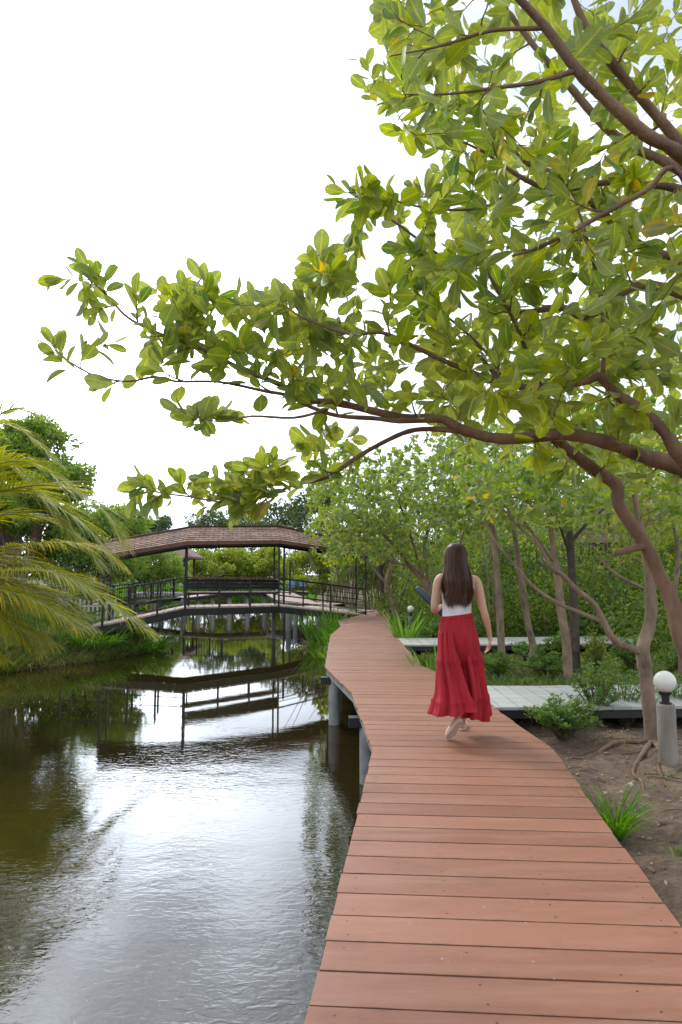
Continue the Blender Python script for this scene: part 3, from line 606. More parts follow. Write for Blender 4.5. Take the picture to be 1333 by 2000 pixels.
# ---------------------------------------------------------------- leaves
def nrm(a): return a/(np.linalg.norm(a, axis=-1, keepdims=True)+1e-9)
def tmpl_cashew():
    t = [0, .09, .28, .50, .72, .90, 1.0]; w = [.03, .08, .34, .47, .49, .33, .09]; V = []
    for a, b in zip(t, w):
        for s in (-1, 0, 1): V.append((a, s*b, .12*b*abs(s)))
    return np.array(V), np.array([(i*3+j, i*3+j+1, i*3+j+4, i*3+j+3) for i in range(6) for j in (0, 1)])
def tmpl_oval():
    V = [(0, 0, 0), (.42, -.5, .07), (.42, 0, 0), (.42, .5, .07), (.78, -.38, .03), (.78, 0, -.03), (.78, .38, .03), (1, 0, -.08)]
    return np.array(V), np.array([(0, 1, 2, 2), (0, 2, 3, 3), (1, 4, 5, 2), (2, 5, 6, 3), (4, 7, 5, 5), (5, 7, 6, 6)])
def tmpl_rhomb():
    V = [(0, 0, 0), (.5, -.5, .1), (1, 0, -.05), (.5, .5, .1)]
    return np.array(V), np.array([(0, 1, 2, 3)])
T_C, T_O, T_R = tmpl_cashew(), tmpl_oval(), tmpl_rhomb()
def leaf_arrays(P0, D, Nn, L_, W_, R, T, curl=.25, rg=None):
    V, F = T; n = len(P0); D = nrm(D); S_ = nrm(np.cross(D, Nn)); U = np.cross(S_, D)
    L_ = np.broadcast_to(L_, (n,)); W_ = np.broadcast_to(W_, (n,))
    rg = rg or RNG; cu = rg.uniform(-.3, 1, n)*curl; fo = rg.uniform(.2, 2.2, n)
    a = V[:, 0][None, :, None]; b = V[:, 1][None, :, None]; c = V[:, 2][None, :, None]
    X = P0[:, None]+D[:, None]*a*L_[:, None, None]+S_[:, None]*b*W_[:, None, None]+U[:, None]*(c*fo[:, None, None]-cu[:, None, None]*a**2)*L_[:, None, None]
    A = np.zeros((n, len(V), 3)); A[:, :, 0] = V[:, 0]; A[:, :, 1] = V[:, 1]; A[:, :, 2] = np.asarray(R)[:, None]
    idx = F[None]+(np.arange(n)*len(V))[:, None, None]
    return X.reshape(-1, 3), idx.reshape(-1, 4), A.reshape(-1, 3)
def leaf_mesh(name, parts, m):
    V, F, A = [], [], []; o = 0
    for X, I, a in parts: V.append(X); F.append(I+o); A.append(a); o += len(X)
    F = np.concatenate(F); tri = F[:, 2] == F[:, 3]; Fl = []
    if (~tri).any(): Fl.append(F[~tri])
    if tri.any(): Fl.append(F[tri][:, :3])
    return raw_mesh(name, np.concatenate(V), Fl, m, None, np.concatenate(A), True)
def rosettes(Pt, Td, rg, nl=(7, 11), L_=(.10, .16), asp=.56, T=T_C, droop=.25, spread=.055, curl=.25):
    """whorls of leaves round the twig tips"""
    p, d, n_, l_, r_ = [], [], [], [], []
    for q, t in zip(Pt, Td):
        t = t/np.linalg.norm(t); x = np.cross(t, (0, 0, 1.)); x = x/(np.linalg.norm(x)+1e-6); y = np.cross(t, x); k = rg.integers(*nl); ph = rg.uniform(0, 6.28); base = rg.uniform(0, .8)
        for i in range(k):
            f = i/k; an = ph+i*2.4; el = lerp(.25, 1.25, f)+rg.normal(0, .25)
            rad = x*math.cos(an)+y*math.sin(an); dd = t*math.cos(el)+rad*math.sin(el)+np.array([0, 0, rg.uniform(-.1, 1)*-droop]); dd /= np.linalg.norm(dd)
            nn = t*math.sin(el)-rad*math.cos(el)+rg.normal(0, .28, 3)
            p.append(q-t*f*spread*1.6+rad*.004); d.append(dd); n_.append(-nn if nn[2] < -.4 and rg.random() < .5 else nn)
            l_.append(rg.uniform(*L_)*(.72+.28*min(1, f*2+.2))); r_.append(np.clip(base*.7+rg.uniform(0, .45), 0, 1) if rg.random() > .03 else 1.)
    l_ = np.array(l_); return leaf_arrays(np.array(p), np.array(d), np.array(n_), l_, l_*asp*rg.uniform(.85, 1.12, len(l_)), r_, T, curl, rg)
class Skel:
    """limbs traced by hand, twigs grown to the foliage targets"""
    def __init__(s): s.p = []; s.r = []; s.d = []; s.mb = MB()
    def limb(s, pts, k=5, sides=10, reg=True):
        q = smooth_path(pts, k); q[:, 3] *= .87; q[:, 3] *= 1+RNG.normal(0, .05, len(q)); s.mb.tube(q[:, :3], q[:, 3], sides); t = nrm(np.gradient(q[:, :3], axis=0))
        if reg:
            for a, b, c in zip(q, t, q[:, 3]): s.p.append(a[:3]); s.d.append(b); s.r.append(c)
    def grow(s, targets, rg, r0=.006, r1=.0025, lift=.25, maxd=3., bias=None, sides=5):
        targets = np.asarray(targets); base = np.array(s.p)
        dist = np.array([np.min(np.linalg.norm(base-t, axis=1)) for t in targets]); tips, dirs = [], []
        p = np.array(s.p); d = np.array(s.d); r = np.array(s.r)
        for t in targets[np.argsort(dist)]:
            v = t-p; L_ = np.linalg.norm(v, axis=1); al = (v*d).sum(1)/(L_+1e-6)
            cost = L_*(1.25-.35*al)+np.where(L_ < .1, .3, 0); i = int(np.argmin(cost)); D_ = L_[i]
            if D_ > maxd or D_ < .02: continue
            a = p[i]; tv = v[i]/D_; en = nrm(tv+np.array([0, 0, lift])+rg.normal(0, .25, 3))
            c1 = a+nrm(d[i]*.6+tv)*D_*.35+rg.normal(0, .02*D_, 3); c2 = t-en*D_*.3
            n = max(4, int(D_/.09)+2); u = np.linspace(0, 1, n)[:, None]
            q = (1-u)**3*a+3*(1-u)**2*u*c1+3*(1-u)*u*u*c2+u**3*t
            q[1:-1] += rg.normal(0, .008, (n-2, 3))*min(1, D_)
            ra = min(r[i]*.8, r0*(1+D_*.9)); s.mb.tube(q, np.linspace(ra, r1, n), sides, cap=False)
            tt = nrm(np.gradient(q, axis=0)); p = np.vstack([p, q[1:]]); d = np.vstack([d, tt[1:]]); r = np.concatenate([r, np.linspace(ra, r1, n)[1:]])
            tips.append(t); dirs.append(tt[-1])
        s.p, s.d, s.r = list(p), list(d), list(r); return np.array(tips), np.array(dirs)
def in_poly(x, y, poly):
    c = False; j = len(poly)-1
    for i in range(len(poly)):
        if (poly[i][1] > y) != (poly[j][1] > y) and x < (poly[j][0]-poly[i][0])*(y-poly[i][1])/(poly[j][1]-poly[i][1])+poly[i][0]: c = not c
        j = i
    return c
def LP(*pts):  # traced limb: (px, py, Y, radius)
    return [np.append(P(a, b, c), r) for a, b, c, r in pts]
# ---------------------------------------------------------------- the big cashew tree
def big_cashew():
    rg = np.random.default_rng(11)
    root = empty('cashew_tree', 'large cashew tree leaning in from the right, its leafy boughs hanging over boardwalk and water', 'tree')
    s = Skel()
    tb = [2.75, 4.0]
    s.limb([np.array([2.95, 4.05, -.5, .16]), np.array([2.88, 4.05, .1, .12]), *LP((1400, 1330, 4.2, .085), (1338, 1262, 4.25, .066), (1313, 1175, 4.3, .055), (1288, 1123, 4.3, .051), (1262, 1067, 4.3, .048), (1232, 1022, 4.3, .045), (1208, 983, 4.3, .046), (1204, 948, 4.3, .046), (1162, 918, 4.3, .045), (1112, 880, 4.25, .040), (1070, 845, 4.2, .036), (1020, 800, 4.2, .03), (975, 740, 4.3, .022), (930, 690, 4.4, .015), (880, 640, 4.5, .009))], 5, 14)
    # knots and a cut stub on the trunk
    s.limb(LP((1262, 1066, 4.3, .03), (1235, 1072, 4.25, .026), (1200, 1081, 4.2, .02)), 3, 10, False)
    s.limb([np.array([2.95, 4.05, -.4, .15]), *LP((1520, 1250, 4.0, .11), (1480, 1090, 3.9, .10), (1420, 970, 3.85, .085), (1333, 914, 3.8, .062), (1255, 890, 3.75, .050), (1180, 862, 3.7, .044), (1110, 848, 3.65, .040), (1060, 851, 3.62, .037), (980, 857, 3.6, .034), (910, 842, 3.6, .031), (862, 818, 3.6, .028), (790, 816, 3.6, .026), (730, 803, 3.6, .023), (660, 787, 3.6, .022), (602, 780, 3.6, .019), (545, 750, 3.6, .017), (476, 722, 3.6, .014), (413, 690, 3.62, .0125), (360, 668, 3.65, .0115), (303, 648, 3.67, .010), (250, 620, 3.7, .0085), (214, 582, 3.7, .007), (180, 548, 3.7, .0045))], 5, 12)
    s.limb(LP((862, 818, 3.6, .022), (780, 822, 3.55, .016), (730, 817, 3.5, .014), (660, 812, 3.5, .013), (608, 795, 3.5, .012), (560, 772, 3.5, .011), (518, 764, 3.5, .010), (429, 746, 3.5, .009), (345, 745, 3.5, .008), (303, 736, 3.5, .008), (250, 745, 3.5, .007), (187, 734, 3.5, .006), (135, 706, 3.5, .005), (108, 684, 3.5, .004)), 4, 8)
    s.limb(LP((640, 800, 3.5, .010), (575, 816, 3.45, .008), (492, 813, 3.4, .007), (440, 824, 3.4, .005), (398, 819, 3.4, .004)), 4, 7)
    s.limb(LP((900, 842, 3.6, .020), (850, 838, 3.65, .017), (800, 842, 3.7, .0155), (745, 866, 3.75, .015), (690, 898, 3.8, .015), (640, 932, 3.85, .013), (576, 947, 3.9, .0115), (534, 965, 3.9, .009), (490, 975, 3.9, .0075), (430, 980, 3.9, .006), (371, 970, 3.95, .0055), (310, 962, 4, .0045), (270, 948, 4, .003)), 4, 8)
    s.limb(LP((576, 947, 3.9, .007), (520, 925, 3.95, .005), (470, 905, 4, .003)), 4, 6)
    # second bough
    s.limb(LP((1440, 1000, 3.7, .06), (1333, 895, 3.5, .045), (1300, 845, 3.45, .038), (1250, 800, 3.4, .034), (1205, 770, 3.4, .031), (1172, 735, 3.4, .028), (1150, 743, 3.4, .024), (1100, 752, 3.4, .022), (1040, 756, 3.38, .020), (985, 752, 3.35, .018), (930, 731, 3.3, .016), (875, 708, 3.3, .015), (820, 682, 3.3, .0135), (748, 650, 3.25, .012), (682, 652, 3.2, .0095), (600, 624, 3.2, .007), (560, 600, 3.2, .004)), 5, 10)
    s.limb(LP((1177, 737, 3.4, .016), (1180, 660, 3.4, .013), (1170, 560, 3.35, .011), (1144, 456, 3.3, .008), (1120, 380, 3.3, .005)), 4, 7)
    s.limb(LP((1056, 752, 3.38, .014), (1030, 690, 3.3, .012), (1007, 632, 3.25, .011), (957, 539, 3.2, .009), (935, 489, 3.15, .006)), 4, 7)
    s.limb(LP((985, 752, 3.5, .012), (960, 700, 3.6, .010), (900, 640, 3.7, .008), (830, 585, 3.8, .006), (770, 530, 3.8, .004)), 4, 6)
    # upper boughs
    s.limb([np.array([3.1, 3.9, 1.1, .1]), *LP((1560, 700, 3.6, .085), (1440, 420, 3.2, .058), (1333, 305, 3.0, .037), (1262, 263, 2.9, .032), (1194, 203, 2.85, .029), (1128, 137, 2.8, .026), (1067, 55, 2.8, .022), (1012, -5, 2.75, .018), (960, -60, 2.7, .015), (900, -110, 2.7, .008))], 5, 12)
    s.limb(LP((1440, 420, 3.2, .04), (1333, 285, 3.1, .030), (1249, 187, 3.05, .026), (1194, 121, 3.0, .024), (1150, 60, 3.0, .021), (1122, 0, 3.0, .019), (1100, -70, 3, .012), (1060, -140, 3, .006)), 5, 9)
    s.limb(LP((1440, 430, 3.9, .05), (1333, 335, 3.9, .038), (1232, 285, 3.9, .032), (1170, 235, 3.9, .028), (1110, 165, 3.9, .025), (1051, 99, 3.9, .021), (985, 15, 3.9, .016), (930, -40, 3.9, .010)), 5, 9)
    s.limb(LP((1440, 440, 3.6, .04), (1333, 372, 3.6, .028), (1240, 360, 3.6, .023), (1177, 357, 3.6, .020), (1084, 370, 3.6, .017), (1018, 346, 3.6, .014), (950, 300, 3.6, .009), (890, 270, 3.6, .006)), 5, 8)
    s.limb(LP((1440, 600, 3.9, .06), (1380, 545, 3.9, .045), (1333, 517, 3.9, .036), (1298, 500, 3.9, .033), (1232, 467, 3.9, .030), (1150, 390, 3.9, .026), (1084, 341, 3.9, .023), (1023, 313, 3.9, .018), (960, 250, 3.9, .013), (900, 190, 3.9, .008), (860, 150, 3.9, .005)), 5, 9)
    s.limb(LP((1440, 640, 3.1, .03), (1333, 345, 2.7, .014), (1260, 374, 2.75, .013), (1139, 440, 2.8, .012), (1051, 484, 2.8, .009), (1000, 500, 2.8, .005)), 5, 7)
    s.limb(LP((1440, 640, 3.7, .05), (1333, 575, 3.6, .036), (1240, 560, 3.6, .030), (1150, 618, 3.6, .025), (1095, 600, 3.6, .022), (1010, 608, 3.6, .017), (940, 560, 3.6, .012), (860, 500, 3.6, .009), (780, 440, 3.6, .007), (720, 400, 3.6, .005), (680, 375, 3.6, .003)), 5, 8)
    s.limb(LP((1018, 346, 3.6, .01), (960, 400, 3.5, .009), (880, 410, 3.4, .007), (800, 400, 3.4, .005), (740, 380, 3.4, .003)), 4, 6)
    s.limb(LP((1128, 137, 2.8, .014), (1050, 160, 2.8, .011), (980, 170, 2.8, .009), (880, 183, 2.75, .006), (790, 185, 2.75, .003)), 4, 6)
    s.limb(LP((1067, 55, 2.8, .012), (960, 60, 2.8, .009), (860, 90, 2.75, .006), (760, 110, 2.75, .003)), 4, 6)
    # foliage targets
    T_ = []
    def fill(poly, n, y0, y1, mind):
        xs = [a for a, b in poly]; ys = [b for a, b in poly]; k = 0; loc = []
        for _ in range(n*60):
            if k >= n: break
            if _ == 0 and n > 8: n = int(n*(1.2 if y1 < 5 else 1.55))
            a, b = rg.uniform(min(xs), max(xs)), rg.uniform(min(ys), max(ys))
            if not in_poly(a, b, poly): continue
            Y = rg.uniform(y0, y1); q = P(a, b, Y)
            if loc and np.min(np.linalg.norm(np.array(loc)-q, axis=1)) < mind: continue
            loc.append(q); k += 1
        T_.extend(loc)
    fill([(300, 560), (350, 530), (440, 560), (600, 540), (640, 560), (640, 760), (430, 730), (300, 660)], 16, 3.3, 4.0, .09)
    # thin outer sprays on the left
    fill([(95, 520), (170, 500), (215, 540), (215, 620), (150, 640), (90, 600), (85, 560)], 7, 3.5, 3.9, .09)
    fill([(90, 660), (110, 645), (190, 690), (205, 750), (190, 765), (130, 720)], 4, 3.4, 3.6, .08)
    fill([(215, 560), (310, 560), (430, 600), (430, 690), (330, 680), (230, 640)], 12, 3.4, 3.95, .09)
    fill([(220, 660), (320, 680), (430, 700), (430, 735), (230, 735), (200, 710)], 8, 3.4, 3.9, .09)
    fill([(325, 790), (420, 770), (470, 780), (460, 815), (350, 818)], 6, 3.35, 3.7, .08)
    fill([(345, 570), (385, 530), (430, 555), (430, 600), (360, 600)], 4, 3.5, 3.8, .08)
    fill([(430, 580), (520, 560), (585, 540), (640, 560), (640, 760), (560, 770), (430, 720)], 28, 3.2, 4.2, .10)
    fill([(585, 540), (590, 480), (620, 500), (700, 520), (760, 540), (860, 540), (860, 800), (640, 770), (630, 600)], 50, 3.0, 4.5, .10)
    fill([(590, 460), (640, 480), (650, 560), (600, 560)], 4, 3.2, 3.7, .09)
    fill([(650, 365), (690, 350), (750, 355), (860, 350), (870, 420), (760, 420), (670, 400)], 13, 3.0, 3.9, .09)
    fill([(665, 430), (700, 440), (720, 520), (680, 520)], 3, 3.2, 3.7, .08)
    fill([(765, 470), (860, 440), (870, 560), (780, 560)], 10, 3.1, 4.3, .10)
    fill([(695, 0), (860, 0), (900, 320), (850, 290), (760, 245), (690, 205), (690, 160), (715, 100)], 36, 2.6, 4.2, .11)
    fill([(700, -120), (1333, -180), (1333, 0), (715, 0)], 32, 2.5, 4.6, .13)
    fill([(860, 0), (1333, 0), (1333, 330), (880, 330)], 78, 2.7, 5.2, .11)
    fill([(850, 330), (1333, 330), (1333, 600), (860, 600)], 105, 2.8, 5.6, .10)
    fill([(860, 600), (1333, 600), (1333, 830), (1100, 830), (860, 800)], 120, 2.9, 5.8, .10)
    fill([(840, 800), (1333, 830), (1333, 930), (1180, 960), (990, 890), (850, 850)], 36, 3.6, 5.8, .10)
    fill([(1333, 0), (1560, 0), (1560, 900), (1340, 900)], 45, 3.0, 5.5, .14)
    fill([(575, 850), (640, 830), (700, 850), (700, 905), (620, 925), (570, 890)], 7, 3.6, 4.0, .08)
    fill([(450, 910), (530, 880), (570, 920), (560, 985), (480, 1010), (440, 960)], 16, 3.7, 4.2, .08)
    fill([(345, 940), (450, 930), (480, 1005), (420, 1005), (350, 980)], 10, 3.8, 4.2, .08)
    fill([(250, 935), (300, 930), (345, 945), (330, 985), (255, 1000)], 6, 3.9, 4.2, .08)
    fill([(1020, 880), (1050, 880), (1050, 900), (1020, 905)], 1, 3.5, 3.6, .08)
    tips, dirs = s.grow(T_, rg, .0055, .0023, .3, 2.2)
    s.mb.obj('trunk', M['bark'], root, True)
    link('crown', leaf_mesh('crown', [rosettes(tips, dirs, rg, (5, 9), (.075, .165), .54, T_C, .2, .10, .32)], M['cashew']), root)
big_cashew()
# ---------------------------------------------------------------- grove on the right
def box_targets(rg, n, x0, x1, y0, y1, Y0, Y1, mind=.12):
    o = []
    for _ in range(n*20):
        if len(o) >= n: break
        q = P(rg.uniform(x0, x1), rg.uniform(y0, y1), rg.uniform(Y0, Y1))
        if o and np.min(np.linalg.norm(np.array(o)-q, axis=1)) < mind: continue
        o.append(q)
    return o
def grove_tree(seed, label, limbs, boxes, bark, leafL=(.07, .13), nl=(6, 10), m='leaf_mid', name='cashew_tree', group=None, T=T_O, maxd=3.5, r0=.008, asp=.5):
    rg = np.random.default_rng(seed); root = empty(name, label, 'tree', group); s = Skel()
    for l_ in limbs: s.limb([np.append(v[:3], v[3]*.78) for v in LP(*l_)], 4, 10)
    t = []
    for b in boxes: t += box_targets(rg, int(b[0]*3.0), *b[1:7], .09)
    tips, dirs = s.grow(t, rg, r0, .0025, .25, maxd, sides=4)
    s.mb.obj('trunk', M[bark], root, True)
    link('crown', leaf_mesh('crown', [rosettes(tips, dirs, rg, nl, leafL, asp, T, .3, .05)], M[m]), root)
    return root
grove_tree(21, 'forked pale-barked tree rising beside the globe lamp on bare soil',
  [[(1278, 1460, 6.85, .16), (1276, 1435, 6.85, .115), (1270, 1390, 6.85, .10), (1263, 1330, 6.85, .098), (1258, 1290, 6.85, .10), (1256, 1262, 6.85, .09), (1268, 1225, 6.9, .085), (1272, 1180, 6.9, .082), (1268, 1120, 6.95, .072), (1258, 1060, 7.0, .06), (1245, 1000, 7, .05), (1238, 930, 7, .04), (1250, 860, 7.1, .03)],
   [(1256, 1275, 6.85, .06), (1225, 1264, 6.8, .052), (1205, 1255, 6.75, .05), (1188, 1232, 6.7, .048), (1178, 1210, 6.7, .045), (1160, 1180, 6.7, .040), (1125, 1150, 6.7, .038), (1098, 1122, 6.7, .036), (1078, 1110, 6.7, .03), (1050, 1060, 6.8, .025), (1015, 1030, 6.9, .02), (980, 990, 7, .014)],
   [(1180, 1215, 6.7, .034), (1130, 1195, 6.8, .030), (1090, 1178, 6.9, .028), (1045, 1148, 7, .025), (1015, 1115, 7, .024), (990, 1085, 7.1, .022), (960, 1045, 7.2, .018), (945, 1008, 7.2, .015), (915, 985, 7.2, .010)],
   [(1258, 1150, 6.9, .03), (1210, 1125, 6.9, .02), (1175, 1095, 7, .014), (1160, 1065, 7, .008)],
   [(1262, 1090, 7, .03), (1252, 1040, 7.2, .024), (1300, 1000, 7.4, .02), (1340, 985, 7.5, .015)]],
  [(40, 900, 1080, 900, 1010, 6.4, 8.4), (55, 1080, 1333, 860, 1020, 6.6, 9), (40, 1100, 1400, 780, 930, 6.8, 9)], 'bark_pale')
grove_tree(22, 'pale slender tree whose trunk touches a darker trunk, just behind the near pale path',
  [[(1112, 1345, 10.7, .12), (1110, 1310, 10.7, .11), (1106, 1250, 10.7, .10), (1096, 1190, 10.7, .095), (1090, 1130, 10.7, .08), (1080, 1060, 10.7, .07), (1072, 990, 10.7, .05), (1060, 930, 10.7, .03)], [(1085, 1100, 10.7, .04), (1040, 1040, 10.6, .03), (1000, 985, 10.5, .02)]],
  [(100, 900, 1180, 830, 1000, 9.2, 12.6)], 'bark_pale')
grove_tree(23, 'dark-barked tree standing directly behind the pale slender trunk',
  [[(1128, 1345, 11.3, .14), (1124, 1300, 11.3, .12), (1122, 1200, 11.3, .11), (1116, 1100, 11.3, .1), (1112, 1030, 11.3, .085), (1108, 950, 11.3, .06), (1100, 900, 11.3, .04)], [(1114, 1060, 11.3, .05), (1150, 1020, 11.4, .04), (1190, 985, 11.6, .03), (1230, 960, 11.8, .02)], [(1113, 1080, 11.3, .045), (1095, 1030, 11.1, .03), (1080, 970, 11, .02)]],
  [(110, 1050, 1350, 820, 1040, 10, 13.6)], 'bark_dark')
grove_tree(24, 'curving pale tree with swollen foot in front of the far pale path',
  [[(1040, 1295, 13, .14), (1041, 1275, 13, .13), (1040, 1255, 13, .10), (1030, 1210, 13, .085), (1020, 1160, 13, .08), (1014, 1100, 13, .075), (1005, 1040, 13, .06), (990, 985, 13, .045), (970, 930, 13, .03)]],
  [(100, 860, 1090, 830, 1010, 12, 15)], 'bark_pale')
grove_tree(25, 'straight thin grey tree just right of the woman',
  [[(984, 1325, 11.4, .11), (982, 1300, 11.4, .095), (979, 1250, 11.4, .09), (976, 1180, 11.4, .085), (970, 1110, 11.4, .075), (964, 1040, 11.4, .06), (950, 980, 11.4, .04), (930, 930, 11.4, .025)]],
  [(90, 800, 1030, 850, 1030, 10.2, 13)], 'bark_pale')
grove_tree(26, 'spreading many-stemmed tree behind the woman, its branches fanning out to the left over the boardwalk',
  [[(880, 1235, 14, .13), (865, 1205, 14, .11), (845, 1170, 14, .10), (828, 1135, 14, .09), (800, 1105, 14, .075), (775, 1070, 14, .06), (745, 1040, 14, .05), (715, 1015, 14, .035), (680, 1000, 14, .02)],
   [(845, 1170, 14, .07), (835, 1120, 14, .06), (830, 1060, 14, .05), (850, 1000, 14, .035), (860, 950, 14, .02)],
   [(828, 1135, 14, .05), (810, 1070, 13.8, .04), (790, 1010, 13.6, .03), (770, 950, 13.4, .02)],
   [(865, 1205, 14, .06), (880, 1140, 14.2, .05), (900, 1060, 14.4, .04), (920, 1000, 14.5, .02)],
   [(800, 1105, 14, .04), (760, 1095, 13.8, .03), (720, 1060, 13.6, .02), (680, 1040, 13.5, .012)]],
  [(170, 610, 940, 870, 1040, 12.2, 15.5, .2), (60, 640, 800, 1000, 1085, 12.5, 15.5, .2), (28, 740, 940, 1040, 1110, 13, 15.5, .2)], 'bark_pale', (.09, .15), (6, 10), maxd=4.5, r0=.01)
grove_tree(27, 'pale-stemmed tree near the far end of the boardwalk, left of the spreading tree',
  [[(778, 1215, 22, .15), (770, 1180, 22, .13), (755, 1140, 22, .11), (765, 1090, 22, .09), (745, 1030, 22, .06), (720, 990, 22, .03)], [(755, 1140, 22, .07), (720, 1100, 22, .05), (690, 1070, 21.5, .03)], [(775, 1190, 22, .08), (790, 1150, 22, .06), (810, 1100, 22, .04)]],
  [(130, 600, 800, 900, 1080, 19, 24, .3)], 'bark_pale', (.13, .2), (6, 10), maxd=6, r0=.014)
grove_tree(28, 'dark-trunked tree at the very end of the boardwalk behind the bridge railing',
  [[(750, 1215, 29, .2), (748, 1180, 29, .17), (744, 1120, 29, .14), (735, 1060, 29, .1), (720, 1010, 29, .06)], [(744, 1120, 29, .08), (765, 1060, 29, .05), (790, 1020, 29, .03)]],
  [(110, 615, 820, 930, 1100, 26, 31, .35)], 'bark_dark', (.16, .26), (6, 10), 'leaf_yellow', maxd=8, r0=.018)
grove_tree(29, 'thin bent sapling with grey bark beyond the globe lamp at the right edge',
  [[(1333, 1330, 10.5, .08), (1330, 1250, 10.5, .07), (1318, 1170, 10.5, .06), (1325, 1080, 10.5, .05), (1310, 1000, 10.5, .03)], [(1318, 1170, 10.5, .04), (1280, 1120, 10.5, .03), (1240, 1090, 10.5, .02)]],
  [(45, 1200, 1400, 960, 1100, 9.4, 11.8, .17)], 'bark_pale', m='leaf_yellow')
# ---------------------------------------------------------------- clump foliage (bushes and distant trees)
def clump_leaves(rg, ells, n, L_, T=T_R, asp=.5, nc=14, cr=.33, shell=.6):
    """leaves gathered into clumps through a set of ellipsoids (cx,cy,cz,rx,ry,rz)"""
    ells = np.array(ells, float); vol = ells[:, 3]*ells[:, 4]*ells[:, 5]; vol = vol**.7; p, d = [], []
    for e, v in zip(ells, vol):
        k = int(n*v/vol.sum()); m = max(4, int(nc)); c = nrm(rg.normal(size=(m, 3)))*rg.uniform(shell, 1, (m, 1)); c[:, 2] = np.where(c[:, 2] < -.5, -c[:, 2]*.6, c[:, 2])
        R_ = rg.uniform(.6, 1.25, m)*cr; w = R_**2; i = rg.choice(m, k, p=w/w.sum())
        u = nrm(rg.normal(size=(k, 3))); rr = rg.uniform(.25, 1, k)**.6
        q = c[i]+u*(rr*R_[i])[:, None]; p.append(e[:3]+q*e[3:]); d.append(u*.8+c[i]*.5+rg.normal(0, .5, (k, 3)))
    p, d = np.concatenate(p), np.concatenate(d); d[:, 2] -= .15; nn = rg.normal(0, .7, p.shape)+np.array([0, 0, 1.]); l_ = rg.uniform(.7, 1.3, len(p))*L_
    return leaf_arrays(p, d, nn, l_, l_*asp, rg.uniform(0, 1, len(p)), T, .2, rg)
def clump_tree(seed, name, label, cat, base, ells, n, L_, m, bark='bark_pale', tr_=.12, group=None, nc=14, cr=.36, T=T_R, asp=.5):
    rg = np.random.default_rng(seed); o = empty(name, label, cat, group); o.location = base; mb = MB(); b0 = np.array([0, 0, -.3])
    for i, e in enumerate(ells):
        c = np.array(e[:3]); f = np.array([c[0]*.3, c[1]*.3, c[2]*.45])+rg.normal(0, .05, 3)
        q = smooth_path([b0, f, c+[0, 0, e[5]*.3]], 6); mb.tube(q, np.linspace(tr_, tr_*.25, len(q)), 7)
        for k in range(5):
            t = c+nrm(rg.normal(size=3))*np.array(e[3:])*.8; a = q[int(len(q)*rg.uniform(.5, .95))]; w = smooth_path([a, (a+t)/2+rg.normal(0, .08, 3)+[0, 0, .1], t], 4); mb.tube(w, np.linspace(tr_*.35, tr_*.08, len(w)), 5, cap=False)
    mb.obj('trunk', M[bark], o, True)
    link('crown', leaf_mesh('crown', [clump_leaves(rg, ells, n, L_, T, asp, nc, cr)], M[m]), o); return o
def E_(x0, x1, y0, y1, Y, dY, ref):   # ellipsoid covering a patch, relative to base
    a, b = P(x0, y1, Y), P(x1, y0, Y); c = (a+b)/2-ref; return (*c, abs(b[0]-a[0])/2, dY, abs(b[2]-a[2])/2)
def at_ground(px_, Y): x = P(px_, 1122, Y)[0]; return np.array([x, Y, float(gh(x, Y))])
def ctree(seed, name, label, cat, bx, Y, boxes, n, L_, m, **k):
    b = at_ground(bx, Y); return clump_tree(seed, name, label, cat, b, [E_(*q, b) for q in boxes], n, L_, m, **k)
# left bank
ctree(41, 'broadleaf_tree', 'tall green tree in front of the house roof, above the palm fronds', 'tree', 30, 23, [(0, 135, 822, 900, 23.5, 1.3), (-70, 120, 860, 980, 22.5, 1.6), (70, 180, 900, 985, 22, 1.2), (-60, 60, 960, 1060, 22, 1.5), (0, 90, 840, 960, 23, 1.6), (20, 150, 930, 1060, 21.5, 1.4)], 30000, .15, 'leaf_blue', nc=34, cr=.34)
ctree(42, 'broadleaf_tree', 'darker tree behind the fronds, reaching down to the left end of the bridge roof', 'tree', 200, 29, [(120, 250, 985, 1080, 29, 2), (200, 290, 990, 1060, 31, 2), (150, 270, 1050, 1150, 29, 2), (60, 200, 1020, 1150, 28, 2)], 18000, .17, 'leaf_blue', nc=34)
ctree(43, 'shrub', 'dense bush under the bridge roof left of the pavilion', 'bush', 300, 42, [(255, 345, 1068, 1140, 42, 2.5), (230, 300, 1090, 1155, 41, 2), (310, 362, 1088, 1145, 44, 2)], 8000, .2, 'leaf_blue', nc=22)
ctree(44, 'broadleaf_tree', 'distant rounded tree above the left end of the bridge roof', 'tree', 312, 75, [(278, 340, 1012, 1060, 75, 3), (250, 300, 1022, 1070, 77, 3)], 3500, .35, 'leaf_dark', nc=16)
